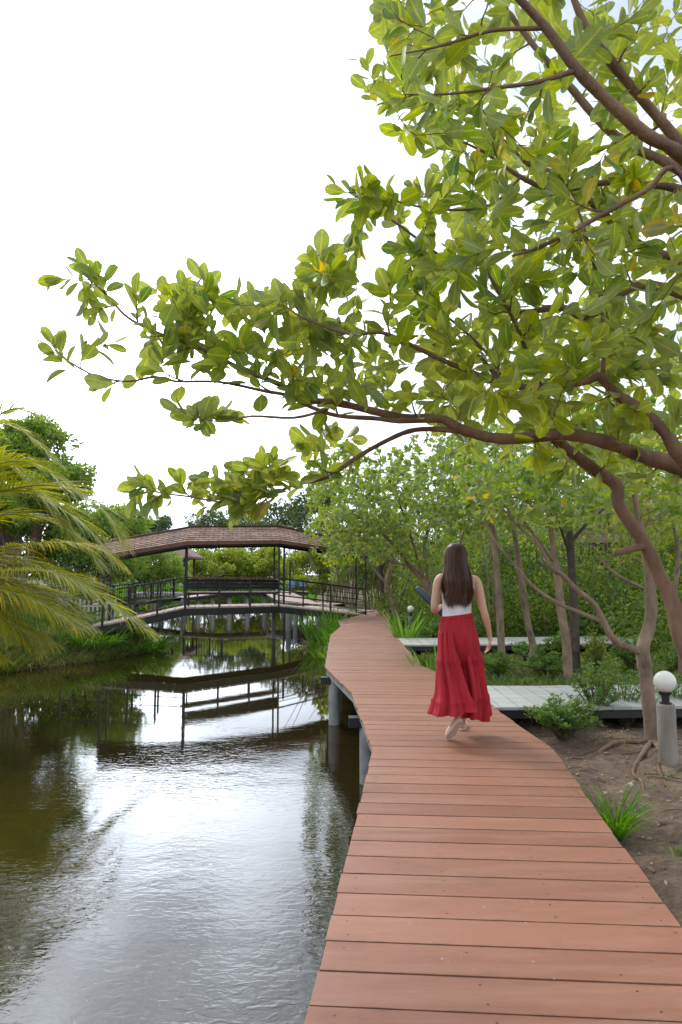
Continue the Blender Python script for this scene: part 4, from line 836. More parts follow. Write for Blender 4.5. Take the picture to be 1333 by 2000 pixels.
# far side: treeline
ctree(45, 'broadleaf_tree', 'dark distant tree behind the bridge roof crest, left of centre', 'tree', 420, 95, [(372, 470, 1003, 1070, 95, 4), (430, 510, 1008, 1080, 98, 4)], 5000, .45, 'leaf_dark', nc=18)
ctree(46, 'broadleaf_tree', 'tallest dark distant tree above the right half of the bridge roof', 'tree', 560, 80, [(500, 600, 975, 1060, 80, 4), (560, 660, 950, 1060, 82, 4), (480, 560, 1010, 1080, 78, 4)], 7000, .42, 'leaf_dark', nc=18)
for i, (x, x0, x1, y0, y1, Y, mm, l_) in enumerate(((400, 365, 440, 1066, 1142, 60, 'leaf_yellow', 'yellow-green waterside bush right of the pavilion'), (455, 420, 500, 1060, 1142, 62, 'leaf_yellow', 'bright waterside bush behind the middle of the bench'), (515, 480, 560, 1062, 1145, 61, 'leaf_yellow', 'bright waterside bush behind the right end of the bench'))):
    ctree(50+i, 'waterside_bush', l_, 'bush', x, Y, [(x0, x1, y0, y1, Y, 3), (x0+10, x1+20, y0+25, y1+8, Y-2, 2)], 6000, .25, mm, group='bushes on the far shore', nc=24, cr=.28)
ctree(55, 'mangrove_bush', 'pale tangled bush with bare stems behind the bridge railing', 'bush', 600, 41, [(560, 640, 1070, 1135, 41, 2.2), (620, 700, 1060, 1140, 40, 2)], 7000, .19, 'leaf_yellow', nc=22, tr_=.05)
ctree(56, 'mangrove_bush', 'twiggy green bush between the two tall posts at the right end of the bridge', 'bush', 690, 34, [(640, 745, 1075, 1165, 34, 2.0), (700, 770, 1060, 1150, 33, 2)], 7000, .17, 'leaf_mid', nc=22, tr_=.05)
ctree(57, 'mangrove_bush', 'low bush behind the zigzag rear walkway', 'bush', 620, 43, [(555, 660, 1120, 1160, 44, 1.5)], 4000, .17, 'leaf_yellow', nc=18, tr_=.05)
def wall_stuff(name, seed, x0, x1, Y0, Y1, h0, h1, n, L_, m, nc):
    rg = np.random.default_rng(seed); c = np.stack([rg.uniform(x0, x1, nc), rg.uniform(Y0, Y1, nc), np.zeros(nc)], -1); c[:, 2] = gh(c[:, 0], c[:, 1])+rg.uniform(0, 1, nc)**.8*rg.uniform(h0, h1, nc); keep = water_sd(c[:, 0], c[:, 1]) > .5; c = c[keep]; nc = len(c)
    R_ = rg.uniform(.35, .95, nc); w = R_**2; i = rg.choice(nc, n, p=w/w.sum()); u = nrm(rg.normal(size=(n, 3))); p = c[i]+u*(R_[i]*rg.uniform(.2, 1, n)**.6)[:, None]*np.array([1.2, 1, .8])
    g = gh(p[:, 0], p[:, 1]); p[:, 2] = np.maximum(p[:, 2], g+.05); cl_ = rg.uniform(0, .6, nc)
    l_ = rg.uniform(.7, 1.3, n)*L_; a = leaf_arrays(p, u+rg.normal(0, .5, (n, 3)), rg.normal(0, .7, (n, 3))+[0, 0, 1.], l_, l_*.42, np.clip(cl_[i]+rg.uniform(0, .4, n), 0, 1), T_R, .2, rg)
    return tag(link(name, leaf_mesh(name, [a], M[m])), kind='stuff')
wall_stuff('undergrowth', 61, 2.2, 17, 16.2, 20.5, .3, 3.4, 60000, .10, 'leaf_fine', 330)
wall_stuff('undergrowth', 62, 1.8, 17, 20.5, 29, .3, 5.2, 45000, .15, 'leaf_fine', 330)
wall_stuff('undergrowth', 69, 3.0, 16, 15.8, 22, .3, 4.2, 26000, .11, 'leaf_yellow', 120)
wall_stuff('undergrowth', 70, 3.5, 20, 18, 27, 2.5, 6.5, 60000, .14, 'leaf_mid', 300)
wall_stuff('undergrowth', 68, 3.5, 30, 26, 36, 1.5, 8.5, 60000, .22, 'leaf_mid', 500)
wall_stuff('undergrowth', 66, 5.5, 13, 12.5, 16.5, .2, 2.6, 24000, .10, 'leaf_fine', 150)
wall_stuff('distant_wood', 63, -60, 40, 66, 90, 1, 8.0, 40000, .42, 'leaf_dark', 900)
wall_stuff('distant_wood', 64, 1.5, 30, 30, 48, .5, 6.5, 26000, .24, 'leaf_mid', 420)
wall_stuff('bank_undergrowth', 65, -26, -10, 26, 44, .3, 3.6, 24000, .18, 'leaf_blue', 260)
wall_stuff('bank_undergrowth', 67, -13.5, -8.6, 17.5, 25, .2, 1.7, 14000, .10, 'leaf_fine', 120)
# thin bare stems standing in the undergrowth
def stems(name, seed, n, x0, x1, Y0, Y1, h0, h1, r_, m):
    rg = np.random.default_rng(seed); mb = MB()
    for _ in range(n):
        x, y = rg.uniform(x0, x1), rg.uniform(Y0, Y1)
        if water_sd(x, y) < .4: continue
        g = float(gh(x, y)); h = rg.uniform(h0, h1); k = rg.normal(0, .25*h, 2)
        q = smooth_path([(x, y, g-.1), (x+k[0]*.2+rg.normal(0, .06), y+k[1]*.2, g+h*.4), (x+k[0], y+k[1], g+h)], 4); rr_ = rg.uniform(.5, 1)*r_
        mb.tube(q, np.linspace(rr_, rr_*.3, len(q)), 5, cap=False)
        for _ in range(2):
            a = q[rg.integers(3, len(q)-1)]; b = a+rg.normal(0, .3, 3)*h*.35+[0, 0, .2*h]; mb.tube(np.array([a, (a+b)/2+rg.normal(0, .05, 3), b]), [rr_*.4, rr_*.3, rr_*.12], 4, cap=False)
    tag(mb.obj(name, M[m], None, True), kind='stuff')
stems('bare_stems', 71, 90, 2.3, 12, 15.6, 22, 2, 4.5, .028, 'bark_pale')
stems('bare_stems', 72, 110, -1, 6, 29, 44, 2.5, 5.5, .05, 'bark_pale')
# ---------------------------------------------------------------- coconut palm
def frond(parts, rach, pts, rg, ll=.75, n=85, droop=.5, w=.020, tone=0., r0=.022):
    q = smooth_path(pts, 8); s = np.concatenate([[0], np.cumsum(np.linalg.norm(np.diff(q, axis=0), axis=1))]); L_ = s[-1]
    rach.tube(q, np.linspace(r0, .004, len(q)), 6)
    T = nrm(np.gradient(q, axis=0)); us = np.linspace(.16, .995, n)*L_; k = 6
    for side in (-1, 1):
        for u in us:
            u = u+rg.normal(0, .008); f = min(1, u/L_); c = np.array([np.interp(u, s, q[:, i]) for i in range(3)]); t = nrm(np.array([np.interp(u, s, T[:, i]) for i in range(3)]))
            h = np.cross(t, (0, 0, 1.)); h = nrm(h)*side; up = np.cross(h*side, t); l_ = ll*(math.sin(math.pi*min(1, (f*.82+.16)))**.55)*rg.uniform(.85, 1.1)
            fw = lerp(.6, 1.35, f**2); d = nrm(h*1.0+t*fw+up*rg.uniform(.0, .3)); V = []; p = c.copy(); dr = droop*rg.uniform(.7, 1.3)
            dd = d.copy(); step = l_/k; P_ = [p.copy()]; 
            for i in range(k):
                dd = nrm(dd+np.array([0, 0, -dr*(i+1)/k*.75])); p = p+dd*step; P_.append(p.copy())
            P_ = np.array(P_); wd_ = nrm(np.cross(d, up)+np.array([0, 0, rg.normal(0, .3)])+rg.normal(0, .12, 3)); ws = w*np.array([.5, .95, 1, .9, .7, .4, .06])*rg.uniform(.8, 1.1)
            X = np.stack([P_-wd_*ws[:, None]/2, P_+wd_*ws[:, None]/2], 1).reshape(-1, 3)
            I = np.array([(2*i, 2*i+1, 2*i+3, 2*i+2) for i in range(k)]); a = np.zeros((len(X), 3)); a[:, 0] = np.repeat(np.linspace(0, 1, k+1), 2); a[:, 2] = np.clip(rg.uniform(0, .65)+tone, 0, 1); a[:, 1] = np.tile([-.5, .5], k+1)
            parts.append((X, I, a))
def build_palm():
    rg = np.random.default_rng(31); c = np.array([-7.9, 12.6, 1.05])
    o = empty('coconut_palm', 'young coconut palm on the left bank with drooping yellow-tipped fronds', 'palm tree'); mb = MB()
    q = smooth_path([(-8.3, 12.9, -.6), (-8.2, 12.8, .1), (-8.0, 12.65, .7), c], 6); mb.tube(q, np.linspace(.2, .12, len(q)), 12); mb.obj('trunk', M['bark_dark'], o, True)
    F_ = [ # (points px,py,Y), leaflet length, tone, droop
     ([(-90, 985, 12.2), (0, 960, 12), (87, 947, 11.9), (145, 962, 11.8), (203, 1000, 11.8), (243, 1066, 11.8)], .95, 0, .42),
     ([(-90, 1085, 12), (0, 1070, 11.8), (72, 1062, 11.7), (145, 1062, 11.6), (203, 1076, 11.6), (246, 1112, 11.6)], .62, .3, .75),
     ([(-90, 1125, 11.6), (0, 1116, 11.3), (87, 1116, 11.1), (145, 1134, 11), (203, 1168, 11), (261, 1211, 11), (300, 1240, 11)], .72, .22, .55),
     ([(-110, 1180, 11.8), (0, 1183, 11.6), (72, 1190, 11.5), (130, 1206, 11.5), (185, 1232, 11.5)], .72, .12, .85),
     ([(-120, 1000, 12.6), (-40, 850, 12.8), (20, 800, 12.8), (72, 812, 12.8), (120, 836, 12.8)], .55, -.1, .3),
     ([(-100, 980, 12.2), (-40, 840, 12), (20, 832, 12), (70, 862, 12), (116, 907, 12)], .62, .05, .4),
     ([(-120, 1010, 12.4), (-50, 900, 12.4), (20, 912, 12.5), (90, 985, 12.6), (140, 1050, 12.6)], .85, 0, .45),
     ([(-120, 1150, 11.6), (-60, 1170, 11.1), (0, 1205, 11), (60, 1235, 11), (110, 1262, 11)], .7, .15, .9),
     ([(-120, 1060, 12.8), (-20, 1010, 13), (70, 1010, 13.2), (150, 1050, 13.4), (200, 1110, 13.4)], .8, -.05, .5),
     ([(-130, 1150, 12.2), (-40, 1130, 12.4), (60, 1145, 12.6), (120, 1170, 12.6), (165, 1205, 12.6)], .75, .1, .7),
     ([(-120, 1040, 12.9), (-20, 960, 13), (60, 965, 13), (130, 1000, 13), (190, 1050, 13), (225, 1100, 13)], .9, .02, .5),
     ([(-110, 1150, 11.3), (-30, 1150, 10.9), (50, 1165, 10.8), (110, 1195, 10.8), (160, 1230, 10.8)], .75, .25, .8),
     ([(-120, 1120, 12.5), (-20, 1090, 12.6), (60, 1100, 12.6), (130, 1130, 12.6), (180, 1160, 12.6)], .8, .05, .7),
     ([(-120, 1200, 11.8), (-70, 1215, 11.4), (0, 1225, 11.4), (50, 1245, 11.4), (80, 1275, 11.4)], .65, .2, .9),
     ([(-110, 1010, 12), (-40, 930, 11.6), (30, 900, 11.5), (100, 925, 11.5), (150, 960, 11.5)], .75, .0, .5),
     ([(-120, 1190, 11.4), (-80, 1230, 10.8), (-40, 1262, 10.7), (10, 1290, 10.7)], .6, .2, .9),
     ([(-130, 1100, 12), (-260, 1000, 11.6), (-380, 1000, 11.4), (-480, 1080, 11.2)], .8, 0, .5),
     ([(-150, 1000, 13), (-200, 850, 13.6), (-180, 760, 14.2), (-140, 740, 14.8)], .8, 0, .5),
     ([(-140, 980, 12), (-220, 820, 11.6), (-320, 760, 11.4), (-420, 800, 11.2)], .8, 0, .5)]
    for pts, ll, tone, dr in F_:
        parts = []; rc = MB(); w = [c+rg.normal(0, .03, 3)]+[P(*p) for p in pts]
        frond(parts, rc, w, rg, ll*1.4, 125, dr*.34, .028, tone)
        fo = leaf_mesh('frond', parts, M['palm']); f = link('frond', fo, o); rc.obj('rachis', M['palm_stalk'], f, True)
M['palm_stalk'] = mat('palm_stalk', (.34, .33, .10), (.22, .24, .06), 4, .5)
build_palm()
# ---------------------------------------------------------------- grasses and low plants
def blades(rg, base, n, h, spread, w, lean=.5, R0=.04, k=5, rnd=(0, 1)):
    out_ = []
    for _ in range(n):
        an = rg.uniform(0, 6.28); r = R0*math.sqrt(rg.random()); p = np.array(base)+[r*math.cos(an), r*math.sin(an), 0]; L_ = h*rg.uniform(.55, 1.1)
        a2 = an+rg.normal(0, .5); dd = nrm(np.array([math.cos(a2)*spread*rg.uniform(.2, 1), math.sin(a2)*spread*rg.uniform(.2, 1), 1.])); P_ = [p]; bend = lean*rg.uniform(.3, 1.4)
        for i in range(k): dd = nrm(dd+np.array([math.cos(a2)*bend*.22, math.sin(a2)*bend*.22, -bend*.16*(i+1)/2])); P_.append(P_[-1]+dd*L_/k)
        P_ = np.array(P_); th = rg.uniform(0, 6.28); wv = np.array([math.cos(th), math.sin(th), 0]); ws = w*np.interp(np.linspace(0, 1, k+1), [0, .3, .75, 1], [.6, 1, .7, .04])*rg.uniform(.7, 1.2)
        X = np.stack([P_-wv*ws[:, None]/2, P_+wv*ws[:, None]/2], 1).reshape(-1, 3); I = np.array([(2*i, 2*i+1, 2*i+3, 2*i+2) for i in range(k)])
        a = np.zeros((len(X), 3)); a[:, 0] = np.repeat(np.linspace(0, 1, k+1), 2); a[:, 2] = rg.uniform(*rnd); out_.append((X, I, a))
    return out_
def tuft(seed, name, label, cat, x, y, n, h, spread, w, m='grass', lean=.6, R0=.06, zb=None, group=None):
    rg = np.random.default_rng(seed); z = float(gh(x, y)) if zb is None else zb
    o = link(name, leaf_mesh(name, blades(rg, (0, 0, -.01), n, h, spread, w, lean, R0), M[m])); o.location = (x, y, z); return tag(o, label, cat, group)
p = G(1190, 1625, -.24); tuft(81, 'grass_tuft', 'bright green grass tuft on bare soil against the right edge of the boardwalk', 'grass tuft', p[0]+.03, p[1], 170, .42, .75, .010, R0=.07)
p = G(1325, 1680, -.24); tuft(82, 'grass_sprig', 'sparse little weed on the soil at the right picture edge', 'weed', p[0], p[1], 26, .12, 1.0, .008, R0=.06)
def iris(seed, label, px_, Y, n, h, w=.05, sp=.35, lean=.25, R0=.16, m='iris', dz=0):
    q = at_ground(px_, Y); return tuft(seed, 'strap_leaved_plant', label, 'plant', q[0], q[1], n, h, sp, w, m, lean, R0, None)
iris(83, 'bright green clump of upright strap leaves at the boardwalk edge, farther of two', 791, 15.6, 46, .95, .045, .45)
iris(84, 'blue-green clump of broad sword leaves right behind the boardwalk edge, touching the red trousers', 838, 10.9, 30, .80, .05, .4)
iris(85, 'sprawling low clump of narrow leaves drooping onto the boardwalk beyond the sword leaves', 770, 14.3, 24, .5, .03, .9, .9, .1)
iris(86, 'bright strap-leaved clump with brown base at the waterline beneath the bridge', 622, 21.3, 90, 1.15, .045, .45, .3, .3)
iris(87, 'second strap-leaved clump under the bridge, nearer to the boardwalk corner', 650, 22.3, 60, 1.0, .045, .55, .4, .25)
q = at_ground(622, 21.1); tuft(88, 'dry_reed_base', 'brown dead leaves skirting the waterside clump beneath the bridge', 'dry plant', q[0], q[1], 80, .5, 1.1, .03, 'dry', .9, .3, WZ)
tuft(89, 'grass_tuft', 'small green sprig growing through the bridge deck by the second railing post', 'grass tuft', -.28, 24.2, 26, .38, .7, .05, 'grass', .6, .12, -.02)
def scatter_cover(name, seed, x0, x1, y0, y1, n, h, w, m, cond, per=7, spread=.9, lean=.7, k=3):
    rg = np.random.default_rng(seed); parts = []; c = 0
    X = rg.uniform(x0, x1, n*3); Y = rg.uniform(y0, y1, n*3); ok = cond(X, Y); X, Y = X[ok][:n], Y[ok][:n]; Z = gh(X, Y)
    for x, y, z in zip(X, Y, Z): parts += blades(rg, (x, y, z-.01), per, h*rg.uniform(.5, 1.3), spread, w, lean, .08, k)
    return tag(link(name, leaf_mesh(name, parts, M[m])), kind='stuff')
lbank = lambda x, y: (water_sd(x, y) > -.05)&(water_sd(x, y) < 2.4)&(x < -4)
scatter_cover('bank_grass', 91, -11.5, -4.8, 12.5, 24, 700, .40, .025, 'leaf_fine', lambda x, y: lbank(x, y)&(y > 17.0), 9)
scatter_cover('bank_grass', 92, -10.5, -5.5, 12.5, 18.5, 800, .5, .018, 'dry', lambda x, y: lbank(x, y), 8, 1.2, .9, 4)
scatter_cover('bank_grass', 93, -10.5, -5.5, 12.5, 19, 700, .55, .022, 'leaf_fine', lambda x, y: lbank(x, y), 8, .8, .7, 4)
WEED = lambda x, y: (x > np.interp(y, [a[1] for a in DR], [a[0] for a in DR])+.05)&(np.sin(x*5.1)+np.sin(y*4.3+x) > .5)
scatter_cover('soil_weeds', 98, 1.5, 5, 1.8, 7.2, 90, .07, .009, 'grass', WEED, 7, 1.2, .7)
dk_l = lambda x, y: np.interp(y, [a[1] for a in DL], [a[0] for a in DL]); dk_r = lambda x, y: np.interp(y, [a[1] for a in DR], [a[0] for a in DR])
offp = lambda x, y: ~(((y > 7.3) & (y < 9.3)) | ((y > 13.8) & (y < 16)))
scatter_cover('ground_cover', 94, 1.2, 9.5, 9.2, 17.5, 3000, .18, .028, 'leaf_fine', lambda x, y: (x > dk_r(x, y)+.12)&offp(x, y), 7, 1.2, .6)
scatter_cover('ground_cover', 95, 1.0, 11, 17, 24, 800, .35, .04, 'leaf_fine', lambda x, y: (x > dk_r(x, y)+.15), 7, 1.1, .6)
scatter_cover('shore_grass', 96, -1.5, 1.0, 17.5, 28, 220, .5, .035, 'grass', lambda x, y: (water_sd(x, y) > 0)&(water_sd(x, y) < 1.2)&(x < dk_l(x, y)+.1), 7)
scatter_cover('far_shore_grass', 97, -22, -2, 50, 62, 800, .8, .12, 'grass', lambda x, y: (water_sd(x, y) > -.1)&(water_sd(x, y) < 3), 7)
def shrub(seed, name, label, x, y, h, r, ns, nl_, L_, m, cat='shrub', group=None, up=.5, asp=.42):
    rg = np.random.default_rng(seed); z = float(gh(x, y)); o = empty(name, label, cat, group); o.location = (x, y, z); mb = MB(); p, d, n_ = [], [], []
    for _ in range(ns):
        an = rg.uniform(0, 6.28); rr = r*math.sqrt(rg.random()); t = np.array([rr*math.cos(an), rr*math.sin(an), h*rg.uniform(.45, 1)*(1-.35*rr/r)])
        q = smooth_path([(rg.normal(0, .015), rg.normal(0, .015), -.05), t*[.35, .35, .5]+rg.normal(0, .02, 3), t], 6); mb.tube(q, np.linspace(.007, .002, len(q)), 5, cap=False); T = nrm(np.gradient(q, axis=0))
        for k in range(nl_):
            f = 1-abs(rg.normal(0, .28)); f = max(.2, f); i = min(len(q)-1, int(f*(len(q)-1))); a2 = rg.uniform(0, 6.28); dd = nrm(T[i]*up+np.array([math.cos(a2), math.sin(a2), rg.uniform(-.1, .6)])); p.append(q[i]+dd*.005+rg.normal(0, .01, 3)); d.append(dd); n_.append(np.array([0, 0, 1.])+rg.normal(0, .5, 3))
    mb.obj('stems', M['twig'], o, True); l_ = rg.uniform(.7, 1.2, len(p))*L_
    link('foliage', leaf_mesh('foliage', [leaf_arrays(np.array(p), np.array(d), np.array(n_), l_, l_*asp, rg.uniform(0, 1, len(p)), T_O, .2, rg)], M[m]), o); return o
M['shrub'] = leaf_mat('shrub_leaf', (.045, .13, .02), (.12, .24, .035), None, (.12, .2, .08), .42, .45)
def sg(px_, py_, z=-.24): q = G(px_, py_, z); return q[0], q[1]
shrub(101, 'shrub', 'bushy bright green shrub in the corner between boardwalk and near pale path', *sg(1100, 1440), .52, .42, 90, 24, .045, 'shrub')
shrub(102, 'shrub', 'looser shrub with a tall upright shoot, right of the corner shrub', *sg(1165, 1418), .85, .30, 44, 24, .045, 'shrub')
shrub(103, 'shrub', 'thin leggy shrub with bare lower stems, left of the forked tree foot', *sg(1222, 1408), .85, .42, 42, 22, .045, 'shrub')
shrub(104, 'shrub', 'dark shrub behind the globe lamp at the right edge', *sg(1325, 1400), .62, .36, 40, 20, .045, 'shrub')
for i, (a, b, h, r, l_) in enumerate(((968, 1322, .55, .32, 'small bright shrub beside the woman behind the near pale path'), (1062, 1322, .50, .45, 'low spreading shrub behind the near pale path, left of the two touching trunks'), (1165, 1322, .85, .28, 'tall lime-green shrub just right of the two touching trunks'), (1235, 1318, .75, .34, 'leafy shrub left of the forked tree behind the near pale path'), (1320, 1316, .7, .4, 'leafy shrub beyond the path at the right edge'), (1030, 1290, .5, .35, 'low shrub at the foot of the curving pale tree'), (1090, 1292, .65, .3, 'shrub between the curving pale tree and the dark trunk'))):
    shrub(110+i, 'shrub', l_, *sg(a, b), h, r, 44, 22, .06, 'shrub' if i != 2 else 'leaf_yellow', group='young shrubs behind the near pale path')
for i, (a, b, h, r, l_) in enumerate(((850, 1262, .9, .5, 'yellowish shrub behind the woman at hip height, right of the far globe lamp'), (800, 1240, .7, .45, 'shrub around the foot of the far globe lamp'), (905, 1262, 1.0, .6, 'large shrub hidden mostly by the red trousers'))):
    shrub(120+i, 'shrub', l_, *sg(a, b), h, r, 60, 26, .07, 'shrub')
# ferny mound on the left bank
for i, (x, y, h, r, n) in enumerate(((-5.75, 19.6, .75, .75, 150), (-6.6, 18.3, .7, .8, 150))):
    parts = blades(np.random.default_rng(130+i), (0, 0, 0), n*2, h*1.1, 1.3, .045, .9, r)
    o = link('fern', leaf_mesh('fern', parts, M['grass'])); o.location = (x, y, float(gh(x, y))-.05)
    tag(o, ('bright green ferny clump at the tip of the left bank beside the bridge', 'darker ferny clump behind the long yellow frond tip on the left bank')[i], 'fern')
shrub(133, 'shrub', 'dark green bush on the left bank below the left end of the bridge', -7.6, 19.4, 1.0, .9, 110, 26, .08, 'leaf_blue')
shrub(134, 'shrub', 'rough bush on the left bank in front of the picket fence', -8.8, 19.6, .95, .8, 90, 26, .08, 'leaf_blue')
# dead reed stalks leaning into the water
rg = np.random.default_rng(140); parts = []
for _ in range(90):
    x = rg.uniform(-8.9, -6.3); y = np.interp(x, [-8.9, -6.3], [13.2, 17.3])+rg.normal(0, .25); z = float(gh(x, y)); parts += blades(rg, (x, y, z), 1, rg.uniform(.5, 1.1), 1.6, .022, 1.3, .02, 6)
tag(link('dead_reeds', leaf_mesh('dead_reeds', parts, M['dry'])), kind='stuff')
# ---------------------------------------------------------------- litter, pebbles, roots
rg = np.random.default_rng(150)
n = 900; X = rg.uniform(1.2, 6, n*3); Y = rg.uniform(1.6, 8, n*3); ok = X > dk_r(X, Y)+.03; X, Y = X[ok][:n], Y[ok][:n]
l_ = rg.uniform(.015, .06, len(X)); d = np.stack([rg.normal(size=len(X)), rg.normal(size=len(X)), rg.normal(0, .15, len(X))], -1)
M['litter'] = leaf_mat('fallen_leaf', (.16, .10, .06), (.42, .35, .26), None, None, .1, .8)
tag(link('leaf_litter', leaf_mesh('leaf_litter', [leaf_arrays(np.stack([X, Y, gh(X, Y)+.008], -1), d, np.stack([rg.normal(0, .3, len(X)), rg.normal(0, .3, len(X)), np.ones(len(X))], -1), l_, l_*.5, rg.random(len(X)), T_O, .5, rg)], M['litter'])), kind='stuff')
mb = MB(); n = 900
ico = [(0, 0, 1)]+[(math.cos(a)*.89, math.sin(a)*.89, .3) for a in np.arange(5)*1.2566]+[(math.cos(a)*.7, math.sin(a)*.7, -.5) for a in np.arange(5)*1.2566+.6]
icf = [(0, i+1, (i+1) % 5+1) for i in range(5)]+[(i+1, i+6, (i+1) % 5+1) for i in range(5)]+[((i+1) % 5+1, i+6, (i+1) % 5+6) for i in range(5)]
for _ in range(n):
    x, y = rg.uniform(1.2, 5.5), rg.uniform(1.7, 8)
    if x < float(dk_r(x, y))+.02: continue
    r = rg.uniform(.004, .02)*(1 if rg.random() > .04 else 2); v = np.array(ico)*r*rg.uniform(.6, 1.3, 3)+rg.normal(0, r*.12, (11, 3)); mb.add(v+[x, y, float(gh(x, y))], icf)
M['pebble'] = mat('soil_crumbs', (.36, .29, .23), (.16, .11, .08), 2.5, .9, .003, 60)
tag(mb.obj('soil_crumbs', M['pebble'], None, True), kind='stuff')
stn = MB(); p = G(1232, 1529, -.22); stn.add(np.array(ico)*[.02, .016, .02]*1.3, icf); o = stn.obj('pebble', M['white'], None, True); o.location = (p[0], p[1], float(gh(p[0], p[1]))+.012); tag(o, 'single pale pebble on the soil above the grass tuft', 'pebble')
rt = MB()
def root(pts, r0, r1, mb_):
    q = smooth_path([(a, b, float(gh(a, b))+c) for a, b, c in pts], 6); mb_.tube(q, np.linspace(r0, r1, len(q)), 7)
t0 = P(1276, 1440, 6.85)
for pts in ([(0, 0, .02), (-.25, -.35, .015), (-.5, -.7, .01), (-.62, -1.15, .005), (-.8, -1.6, -.01)], [(0, 0, .02), (-.15, -.5, .01), (-.32, -.8, .012), (-.45, -1.3, .0), (-.5, -1.7, -.01)], [(0, 0, 0), (-.4, -.1, .01), (-.75, -.25, 0), (-1.1, -.2, -.01)], [(0, 0, 0), (.3, -.4, .012), (.5, -.9, .005), (.9, -1.2, -.01)]):
    root([(t0[0]+a, t0[1]+b, c) for a, b, c in pts], .028, .006, rt)
ft = [o for o in COL.objects if o.get('label', '').startswith('forked pale-barked')][0]
rt.obj('root', M['bark'], ft, True)
tw = MB(); rg = np.random.default_rng(160)
for _ in range(70):
    x, y = rg.uniform(1.4, 5), rg.uniform(2, 7.5)
    if x < float(dk_r(x, y))+.1: continue
    a = rg.uniform(0, 6.28); L_ = rg.uniform(.08, .4); q = [(x+math.cos(a)*L_*t+rg.normal(0, .01), y+math.sin(a)*L_*t+rg.normal(0, .01), 0) for t in np.linspace(0, 1, 4)]; q = [(u, v, float(gh(u, v))+.008) for u, v, _ in q]; tw.tube(smooth_path(q, 3), .004, 5)
tag(tw.obj('fallen_twigs', M['twig'], None, True), kind='stuff')
# fallen leaves on the boardwalk
lf = [(705, 1268, 0), (1168, 1700, .3), (980, 1560, .1)]
# ---------------------------------------------------------------- the woman
WY = 6.12
def w3(px_, py_, dy=0.): return P(px_, py_, WY)+np.array([0, dy, 0])
def ell(c, rx, ry, n=28, tilt=0., ph=0.):
    t = np.linspace(0, 2*math.pi, n, endpoint=False)+ph; return np.array([(c[0]+rx*math.cos(a), c[1]+ry*math.sin(a), c[2]+tilt*rx*math.cos(a)) for a in t])
def vloft(mb, spec, n=28, **k):
    """spec rows: px,py,dy,rx,ry(,tilt)"""
    rows = smooth_path([list(w3(a, b, c))+[d, e, (f[0] if f else 0)] for a, b, c, d, e, *f in spec], 4); mb.loft([ell(r[:3], r[3], r[4], n, r[5]) for r in rows], **k)
M['skin'] = mat('skin', (.62, .37, .26), (.54, .30, .20), 3, .5, spec=.35)
M['top'] = mat('white_top_fabric', (.78, .78, .80), (.70, .70, .73), 20, .85, .0015, 200)
def cloth_mat(name, c1, c2):
    m, nt, b, o = new_mat(name); l = nt.links.new; t = N(nt, 'ShaderNodeTexCoord'); mp = N(nt, 'ShaderNodeMapping', inp={'Scale': (1, 1, .3)}); l(t.outputs['Object'], mp.inputs[0])
    n = N(nt, 'ShaderNodeTexNoise', inp={'Scale': 22, 'Detail': 5}); l(mp.outputs[0], n.inputs['Vector']); r = N(nt, 'ShaderNodeValToRGB'); r.color_ramp.elements[0].color = (*c2, 1); r.color_ramp.elements[1].color = (*c1, 1); r.color_ramp.elements[0].position = .3; r.color_ramp.elements[1].position = .7; l(n.outputs['Fac'], r.inputs[0])
    l(r.outputs[0], b.inputs['Base Color']); b.inputs['Roughness'].default_value = .85; b.inputs['Sheen Weight'].default_value = .04
    bp = N(nt, 'ShaderNodeBump', inp={'Strength': .7, 'Distance': .006}); l(n.outputs['Fac'], bp.inputs['Height']); l(bp.outputs[0], b.inputs['Normal'])
    tr = N(nt, 'ShaderNodeBsdfTranslucent'); tr.inputs['Color'].default_value = (c1[0], c1[1], c1[2], 1); ms = N(nt, 'ShaderNodeMixShader', inp={'Fac': .12}); l(b.outputs[0], ms.inputs[1]); l(tr.outputs[0], ms.inputs[2]); l(ms.outputs[0], o.inputs[0]); return m
M['red'] = cloth_mat('red_cotton', (.50, .014, .028), (.37, .009, .02))
def hair_mat():
    m, nt, b, o = new_mat('brown_hair'); l = nt.links.new; at = N(nt, 'ShaderNodeAttribute', attribute_name='lp'); sx = N(nt, 'ShaderNodeSeparateXYZ'); l(at.outputs['Vector'], sx.inputs[0])
    r = N(nt, 'ShaderNodeValToRGB'); r.color_ramp.elements[0].color = (.022, .012, .009, 1); r.color_ramp.elements[1].color = (.20, .09, .048, 1)
    a = N(nt, 'ShaderNodeMath', operation='MULTIPLY_ADD', inp={1: .55}); l(sx.outputs['X'], a.inputs[0]); m2 = N(nt, 'ShaderNodeMath', operation='MULTIPLY', inp={1: .45}); l(sx.outputs['Z'], m2.inputs[0]); l(m2.outputs[0], a.inputs[2]); l(a.outputs[0], r.inputs[0])
    l(r.outputs[0], b.inputs['Base Color']); b.inputs['Roughness'].default_value = .38; b.inputs['Specular IOR Level'].default_value = .3; return m
M['hair'] = hair_mat()
M['sole'] = mat('pale_pink_sole', (.66, .50, .43), (.55, .42, .36), 10, .7)
M['strap'] = mat('cream_strap', (.72, .62, .54), (.62, .53, .46), 10, .6)
M['umb'] = mat('dark_blue_grey_nylon', (.045, .06, .085), (.025, .035, .05), 12, .5)
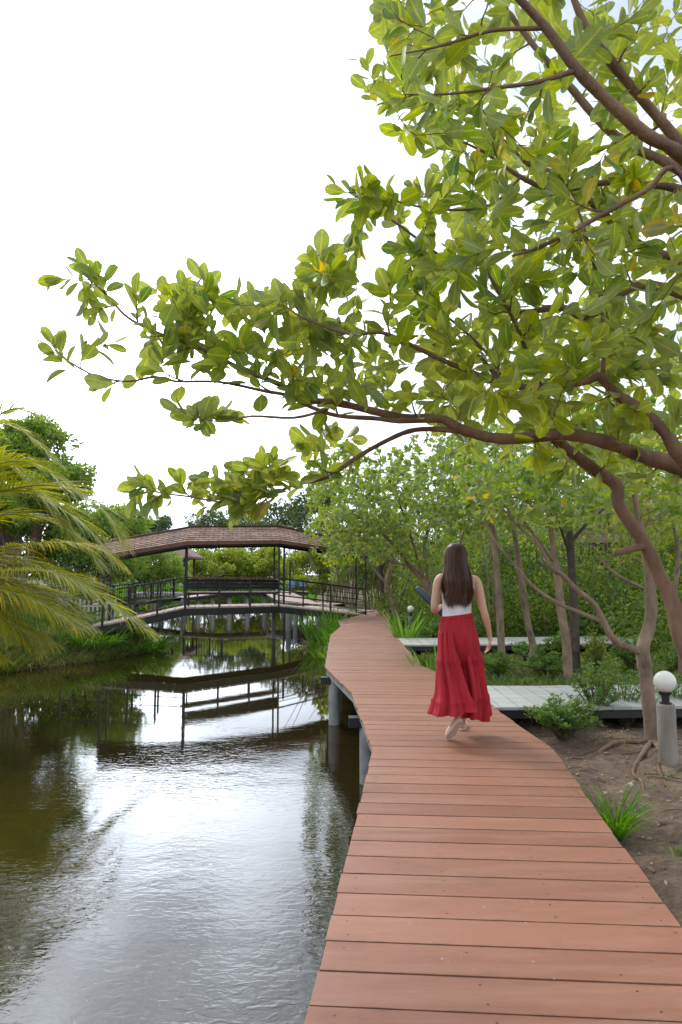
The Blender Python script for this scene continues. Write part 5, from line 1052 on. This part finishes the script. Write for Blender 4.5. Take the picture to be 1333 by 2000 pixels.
def bake(name, mb, m, voxel, parent, smooth_it=6):
    me = mb.mesh(name, m, True); o = link(name, me); r = o.modifiers.new('r', 'REMESH'); r.mode = 'VOXEL'; r.voxel_size = voxel; r.use_smooth_shade = True
    s = o.modifiers.new('s', 'SMOOTH'); s.iterations = smooth_it; s.factor = .5
    dg = bpy.context.evaluated_depsgraph_get(); ev = o.evaluated_get(dg); n = bpy.data.meshes.new_from_object(ev); bpy.data.objects.remove(o); n.name = name; n.materials.clear(); n.materials.append(m)
    n.polygons.foreach_set('use_smooth', [True]*len(n.polygons)); return link(name, n, parent)
wo = empty('person', 'woman seen from behind in white top and wide red trousers, walking away on the boardwalk', 'person')
body = MB()
# torso, neck
vloft(body, [(898, 1262, 0, .10, .10), (896, 1240, 0, .152, .115), (894, 1218, 0, .138, .10), (893, 1203, 0, .122, .088), (893, 1185, 0, .118, .082), (893, 1165, -.005, .128, .088), (894, 1148, -.01, .142, .09), (894, 1135, -.01, .158, .082), (894, 1126, -.005, .125, .065), (893, 1119, .005, .062, .052), (893, 1110, .015, .05, .05), (893, 1098, .025, .048, .05), (893, 1088, .03, .05, .05)])
# head: egg shape with face on the far side
hc = w3(892, 1088, .03); rings = []
for i in range(20):
    f = lerp(.06, math.pi-.06, i/19); z = -math.cos(f); s_ = math.sin(f); wx = .072*s_*(1.0 if z > 0 else 1+.18*z); wy = .092*s_*(1 if z > 0 else 1+.08*z)
    rings.append(ell(hc+np.array([0, .006*(z < 0)*-z*3, z*.112]), wx, wy, 24))
body.loft(rings)
def blob(c, r, s=(1, 1, 1), n=14):
    body.loft([np.array([(c[0]+r*s[0]*math.sin(f)*math.cos(t), c[1]+r*s[1]*math.sin(f)*math.sin(t), c[2]-r*s[2]*math.cos(f)) for t in np.linspace(0, 2*math.pi, n, endpoint=False)]) for f in np.linspace(.08, math.pi-.08, 9)])
blob(hc+[0, .096, -.015], .016, (.8, .9, 1.5)); blob(hc+[0, .102, -.028], .013, (1.1, 1, .8)); blob(hc+[0, .082, -.088], .022, (1.1, .9, .8))
blob(hc+[0, .088, -.056], .012, (1.9, .7, .6)); blob(hc+[-.073, .0, -.01], .018, (.45, .8, 1.5)); blob(hc+[.073, .0, -.01], .018, (.45, .8, 1.5))
def limb(mb, rows, n=18):
    q = smooth_path(rows, 5); mb.tube(q[:, :3], q[:, 3], n)
S_R, E_R, W_R = w3(931, 1139, -.01), w3(943, 1191, -.04), w3(956, 1241, -.02)
limb(body, [(*w3(915, 1132, 0), .042), (*w3(927, 1134, 0), .047), (*w3(933, 1146, -.01), .046), (*w3(938, 1168, -.02), .040), (*E_R, .033), (*w3(947, 1206, -.04), .034), (*w3(952, 1224, -.03), .027), (*W_R, .0205), (*w3(957, 1249, -.02), .021)])
E_L = w3(849, 1187, .0)
limb(body, [(*w3(872, 1129, 0), .042), (*w3(861, 1131, 0), .046), (*w3(856, 1143, 0), .045), (*w3(852, 1165, 0), .039), (*E_L, .034), (*w3(853, 1192, .07), .034), (*w3(860, 1190, .15), .028), (*w3(868, 1187, .215), .021), (*w3(872, 1187, .235), .021)])
def hand(mb, wrist, dirv, palm_n, thumb_side, curl, s=1.):
    """palm plus five separate curved fingers; palm_n points out of the palm"""
    d = nrm(np.array(dirv, float)); n = np.array(palm_n, float); n = nrm(n-d*n.dot(d)); sd = np.cross(d, n)*thumb_side
    L_ = .085*s; rg_ = [(-.012, .022, .017), (.012, .030, .016), (.035, .037, .015), (.06, .040, .0135), (.083, .038, .012)]
    R = []
    for a, wx, th in rg_:
        c = np.array(wrist)+d*a*s; R.append(np.array([c+sd*math.cos(t)*wx*s+n*math.sin(t)*th*s for t in np.linspace(0, 2*math.pi, 16, endpoint=False)]))
    mb.loft(R)
    for k, (off, ln) in enumerate(((.029, .072), (.010, .080), (-.010, .075), (-.028, .060))):
        b = np.array(wrist)+d*(.078 if k in (1, 2) else .072)*s+sd*off*s; dd = d.copy(); pts = [b-d*.02*s, b]; cu = curl*(1+.12*k)
        for ph, fr in enumerate((.42, .32, .26)):
            dd = nrm(dd*math.cos(cu*(.5+.35*ph))+n*math.sin(cu*(.5+.35*ph))); pts.append(pts[-1]+dd*ln*fr*s)
        rr = np.array([.0085, .0088, .0082, .0076, .0058])*s*(1 if k < 3 else .88); q = smooth_path([(*p, r) for p, r in zip(pts, rr)], 4); mb.tube(q[:, :3], q[:, 3], 10)
    b = np.array(wrist)+d*.022*s+sd*.024*s; t1 = nrm(d*.75+sd*.65+n*.35); t2 = nrm(d*.9+sd*.2+n*.5); pts = [b-t1*.01, b+t1*.03*s, b+t1*.03*s+t2*.028*s, b+t1*.03*s+t2*.028*s+nrm(t2+n*.4)*.022*s]
    q = smooth_path([(*p, r) for p, r in zip(pts, np.array([.013, .0115, .0098, .0068])*s)], 4); mb.tube(q[:, :3], q[:, 3], 10)
hb = MB()
hand(body, w3(957, 1247, -.02), w3(955.5, 1275, .0)-w3(957, 1247, -.02), (-1, .1, 0), -1, .55, .95)
UA, UB = w3(822, 1148, .33), w3(884, 1216, .16)   # umbrella ends
UM = lerp(UA, UB, .74)
hd = nrm(UM-w3(870, 1187, .225)); hand(body, w3(871, 1187, .228), (.55, .5, -.35), (.2, -.5, -.8), -1, .95, .95)
# lower legs and feet (the trousers hide the rest)
limb(body, [(*w3(915, 1330, .02), .055), (*w3(910, 1370, .02), .045), (*w3(905, 1392, .0), .034), (*w3(903.5, 1405, .0), .031), (*w3(903, 1414, .01), .030)])
limb(body, [(*w3(882, 1330, -.03), .055), (*w3(884, 1362, -.14), .044), (*w3(886, 1382, -.2), .033), (*w3(885, 1390, -.22), .032)])
bo = bake('body', body, M['skin'], .0052, wo, 5)
# feet with slip-on soles
def shoe(heel, toe, upv, parent, hang=None):
    heel, toe = np.array(heel), np.array(toe); f = nrm(toe-heel); up = np.array(upv, float); up = nrm(up-f*up.dot(f)); sd = np.cross(f, up); L_ = .245
    ol = [(0, .012), (.01, .026), (.06, .031), (.12, .032), (.17, .041), (.21, .040), (.236, .026), (.245, .008)]
    out_ = [heel+f*a+sd*b for a, b in ol]+[heel+f*a-sd*b for a, b in ol[::-1]]
    q = MB(); q.loft([np.array([p-up*.0 for p in out_]), np.array([p+up*.022 for p in out_])]); so_ = q.obj('shoe', M['sole'], parent)
    q = MB(); R = []
    for a, wx, h in ((.12, .034, .05), (.15, .039, .048), (.19, .041, .042), (.222, .034, .032), (.242, .014, .02)):
        c = heel+f*a+up*.018; R.append(np.array([c+sd*math.cos(t)*wx+up*(math.sin(t)*h if math.sin(t) > 0 else 0) for t in np.linspace(0, 2*math.pi, 20, endpoint=False)]))
    q.loft(R); q.obj('upper', M['strap'], so_, True)
    q = MB(); R = []
    for a, wx, h in ((-.002, .012, .035), (.012, .026, .05), (.04, .028, .055), (.08, .028, .06), (.13, .032, .045)):
        c = heel+f*a+up*.02; R.append(np.array([c+sd*math.cos(t)*wx+up*(math.sin(t)*h if math.sin(t) > 0 else 0) for t in np.linspace(0, 2*math.pi, 18, endpoint=False)]))
    q.loft(R); q.obj('heel', M['skin'], so_, True)
hr_ = G(902.5, 1427, 0); shoe(hr_+[0, 0, .002], hr_+np.array([.06, .24, .002]), (0, 0, 1), wo)
tl = w3(870, 1424, -.16); tl[2] = .006; hl = w3(887, 1391, -.29); hl[2] = .165; hl = tl+nrm(hl-tl)*.245; shoe(hl, tl, (-.25, .75, .65), wo)
# top
tp = MB(); vloft(tp, [(893.5, 1208, 0, .134, .098, -.05), (893, 1200, 0, .130, .096, -.03), (893, 1190, 0, .127, .092), (893, 1178, 0, .129, .092), (893, 1166, -.004, .136, .096), (894, 1152, -.008, .146, .097), (894, 1143, -.008, .150, .094)], 48, cap=(False, False))
to = tp.obj('top', M['top'], wo, True)
# trousers: two wide pleated legs hanging from a gathered waist
def pleat(spec, name_seed, n=120, amp=1.):
    rg = np.random.default_rng(name_seed); ph = rg.uniform(0, 6.28, 8); rows = smooth_path([list(w3(a, b, c))+[d, e, b, (t[0] if t else 0), (t[1] if len(t) > 1 else 0)] for a, b, c, d, e, *t in spec], 9); R = []
    for r in rows:
        py_ = r[5]; t = np.linspace(0, 2*math.pi, n, endpoint=False)
        g = np.clip((py_-1205)/190, 0, 1); tier = 0 if py_ < 1287 else (1 if py_ < 1360 else 2); loc = (py_-(1205, 1287, 1360)[tier])/(82, 73, 50)[tier]
        a = amp*(.011+.034*g)
        x = t+.22*np.sin(py_*.021+ph[0])
        f = a*(.55*np.sin(7*x+ph[1])+.35*np.sin(12*x+ph[2]+.01*py_)+.25*np.sin(3*x+ph[3]))
        k = (26, 31, 37)[tier]; gat = math.exp(-loc*3.2)*.0055+.0015; f += amp*gat*(np.sin(k*x+ph[4]+.5*np.sin(5*x))+.5*np.sin((k+9)*x+ph[5]))
        bulge = .006*math.exp(-((py_-(1287, 1360)[0])/5)**2)+.007*math.exp(-((py_-1360)/5)**2)
        rx, ry = r[3]+f+bulge, r[4]+f+bulge; hem = np.clip((py_-1372)/25, 0, 1)*(.010*np.sin(3*t+ph[6])+.006*np.sin(7*t+ph[7]))
        R.append(np.stack([r[0]+rx*np.cos(t), r[1]+ry*np.sin(t), r[2]+hem+r[6]*np.cos(t)*r[3]+r[7]*np.sin(t)*r[4]], -1))
    return R
tm = MB()
# seat and yoke
tm.loft(pleat([(893.5, 1201, 0, .130, .098, -.17+.3), (893.5, 1208, 0, .138, .106, .06), (894, 1222, 0, .152, .122), (895, 1240, 0, .168, .140), (897, 1258, 0, .176, .146), (900, 1278, .01, .170, .140), (904, 1300, .02, .150, .12)], 1, amp=.45), cap=(False, False))
# right leg, planted, falls straight to the boards
tm.loft(pleat([(909, 1232, .0, .085, .11), (912, 1258, .01, .098, .125), (916, 1287, .01, .110, .135), (919, 1320, .01, .120, .145), (923, 1360, .005, .128, .155), (925, 1385, 0, .130, .160), (926, 1400, 0, .130, .162, -.05)], 2, amp=1.), cap=(False, False))
# left leg, kicked back towards us
tm.loft(pleat([(872, 1232, -.03, .055, .10), (871, 1258, -.06, .062, .115), (873, 1287, -.10, .080, .125), (876, 1320, -.14, .105, .135), (878, 1345, -.18, .124, .145), (878.5, 1364, -.21, .150, .152), (876.5, 1380, -.23, .178, .165, .12)], 3, amp=1.15), cap=(False, False))
to = tm.obj('trousers', M['red'], wo, True); so2 = to.modifiers.new('thickness', 'SOLIDIFY'); so2.thickness = .003
wb = MB(); vloft(wb, [(893.5, 1200, 0, .133, .101, .13), (893.5, 1203.5, 0, .137, .105, .13), (893.5, 1207, 0, .137, .106, .13)], 60, cap=(False, False)); wbo = wb.obj('waistband', M['red'], to, True); s3 = wbo.modifiers.new('t', 'SOLIDIFY'); s3.thickness = .004
# hair: cap over the skull plus long strands down the back
hm = MB(); rg = np.random.default_rng(5)
rows = [ # py, cx, dy, rx, ry(back), depth front
 (1060.5, 892, .03, .030, .03), (1063, 892, .03, .055, .062), (1069, 891.5, .03, .077, .092), (1078, 891, .028, .088, .106), (1090, 890.5, .02, .092, .110), (1104, 890.5, .0, .094, .10), (1118, 891, -.03, .104, .085), (1132, 891.5, -.06, .116, .068), (1146, 892, -.065, .122, .058), (1156, 892, -.065, .119, .052), (1166, 892, -.065, .108, .045), (1173, 893, -.065, .084, .034)]
q = smooth_path([list(w3(c, b, d))+[e, f] for b, c, d, e, f in rows], 4); R = []; att = []
nn_ = 72
ns_ = len(q)-9
for i, r in enumerate(q[:ns_]):
    t = np.linspace(0, 2*math.pi, nn_, endpoint=False); low = np.clip(i/len(q)*1.6-.2, 0, 1); f = 1+low*.06*np.sin(7*t+1.3+i*.09)+.02*np.sin(17*t+i*.05)
    front = np.clip(np.sin(t), 0, 1); g = np.where(np.sin(t) > 0, 1-.55*front*np.clip((i-4)/6, 0, 1), 1)
    R.append(np.stack([r[0]+r[3]*f*np.cos(t), r[1]+r[4]*f*g*np.sin(t), r[2]+0*t], -1))
n0 = len(R); ring_a = np.concatenate([np.stack([.25+.30*np.abs(np.cos(np.linspace(0, 2*math.pi, nn_, endpoint=False)))**2*min(1, i/n0*1.5)+0*RNG.random(nn_)*.1, np.zeros(nn_), .5+.5*np.sin(np.linspace(0, 2*math.pi, nn_, endpoint=False)*23)*np.ones(nn_)*.6], -1) for i in range(n0)])
m_ = nn_; F = [(i*m_+j, i*m_+(j+1) % m_, (i+1)*m_+(j+1) % m_, (i+1)*m_+j) for i in range(n0-1) for j in range(m_)]+[tuple(range(m_))[::-1]]
keep = []
hcut = w3(892, 1074, 0)[2]
for fc in F:
    c = np.vstack(R)[list(fc)].mean(0)
    if len(fc) == 4 and c[1] > hc[1]+.045 and c[2] < hcut: continue   # the face stays open
    keep.append(fc)
hm.add(np.vstack(R), keep, 0, ring_a)
parts = []
for k in range(2600):
    t = rg.uniform(math.pi*.93, math.pi*2.07); end = len(q)-1-int(abs(rg.normal(0, 5))+3.5*max(0, math.sin(t*23.))+1.5*max(0, math.sin(t*9+1))); end = max(20, end); st = rg.integers(2, 7) if rg.random() < .55 else rg.integers(8, 26); st = min(st, end-6); out = rg.uniform(-.002, .007) if rg.random() < .9 else rg.uniform(.006, .016); ph = rg.uniform(0, 6.28); X = []; tt = t; dr = rg.normal(0, .004)
    for i in range(st, end+1):
        r = q[i]; tt += dr; low = np.clip(i/len(q)*1.6-.2, 0, 1); f = 1+low*.06*math.sin(7*tt+1.3+i*.09)+.02*math.sin(17*tt+i*.05)
        out2 = out*(.4+.9*low); X.append((r[0]+(r[3]*f+out2)*math.cos(tt)+.011*low*low*math.sin(i*.34+ph*.35+t*2), r[1]+(r[4]*f+out)*math.sin(tt), r[2]))
    tail = rg.uniform(.0, .05)+.03*max(0, math.sin(t*5)); l_ = X[-1]; kx = rg.normal(0, .012); X += [(l_[0]+kx*.4, l_[1], l_[2]-tail*.5-.006), (l_[0]+kx, l_[1]-rg.uniform(0, .006), l_[2]-tail-.012)]
    X = np.array(X); w = rg.uniform(.0012, .0034); ws = np.full(len(X), w); ws[-4:] = w*np.array([.8, .6, .4, .08]); sdv = np.array([-math.sin(t), math.cos(t), 0])
    Y = np.stack([X-sdv*ws[:, None], X+sdv*ws[:, None]], 1).reshape(-1, 3); I = np.array([(2*i, 2*i+1, 2*i+3, 2*i+2) for i in range(len(X)-1)]); a = np.zeros((len(Y), 3)); edge = abs(math.cos(t))**1.5; a[:, 0] = np.repeat(np.clip(np.linspace(st/len(q), 1, len(X))*.55*(.4+edge)+.25*edge, 0, 1), 2); a[:, 2] = rg.random()**1.4; parts.append((Y, I, a))
ha = hm.mesh('hair', M['hair'], True); ho = link('hair', ha, wo); link('hair_strands', leaf_mesh('hair_strands', parts, M['hair']), ho)['kind'] = 'stuff'
# eyes
for s_ in (-1, 1):
    e = MB(); c = hc+np.array([s_*.03, .074, .004]); e.loft([np.array([(c[0]+.012*math.sin(f)*math.cos(t), c[1]+.012*math.sin(f)*math.sin(t), c[2]-.012*math.cos(f)) for t in np.linspace(0, 2*math.pi, 14, endpoint=False)]) for f in np.linspace(.1, math.pi-.1, 9)]); eo = e.obj('eye', M['top'], wo, True)
    e = MB(); e.tube([c+[0, .0105, 0], c+[0, .0128, 0]], [.0055, .0045], 12); e.obj('iris', M['hair_dark'] if 'hair_dark' in M else M['black'], eo, True)
# dark rolled umbrella under the arm
uo = empty('rolled_umbrella', 'dark blue-grey rolled umbrella carried slanting in the crook of the left hand of the woman', 'umbrella')
d_ = nrm(UB-UA); u = MB(); R = []; t = np.linspace(0, 2*math.pi, 24, endpoint=False); s1 = nrm(np.cross(d_, (0, 0, 1.))); s2 = np.cross(d_, s1)
for k, (f, r) in enumerate(((0, .012), (.04, .028), (.25, .030), (.6, .027), (.9, .022), (1.0, .012))):
    c = lerp(UA, UB, f); rr = r*(1+.12*np.sin(5*t+f*3)); R.append(np.array([c+s1*a*math.cos(b)+s2*a*math.sin(b) for a, b in zip(rr, t)]))
u.loft(R); u.obj('folded_canopy', M['umb'], uo, True)
u = MB(); u.tube([UA-d_*.03, UA+d_*.01], [.004, .006], 10); u.obj('tip', M['black'], uo, True)
u = MB(); u.tube([UB-d_*.01, UB+d_*.10], [.010, .010], 12); u.obj('handle', M['black'], uo, True)
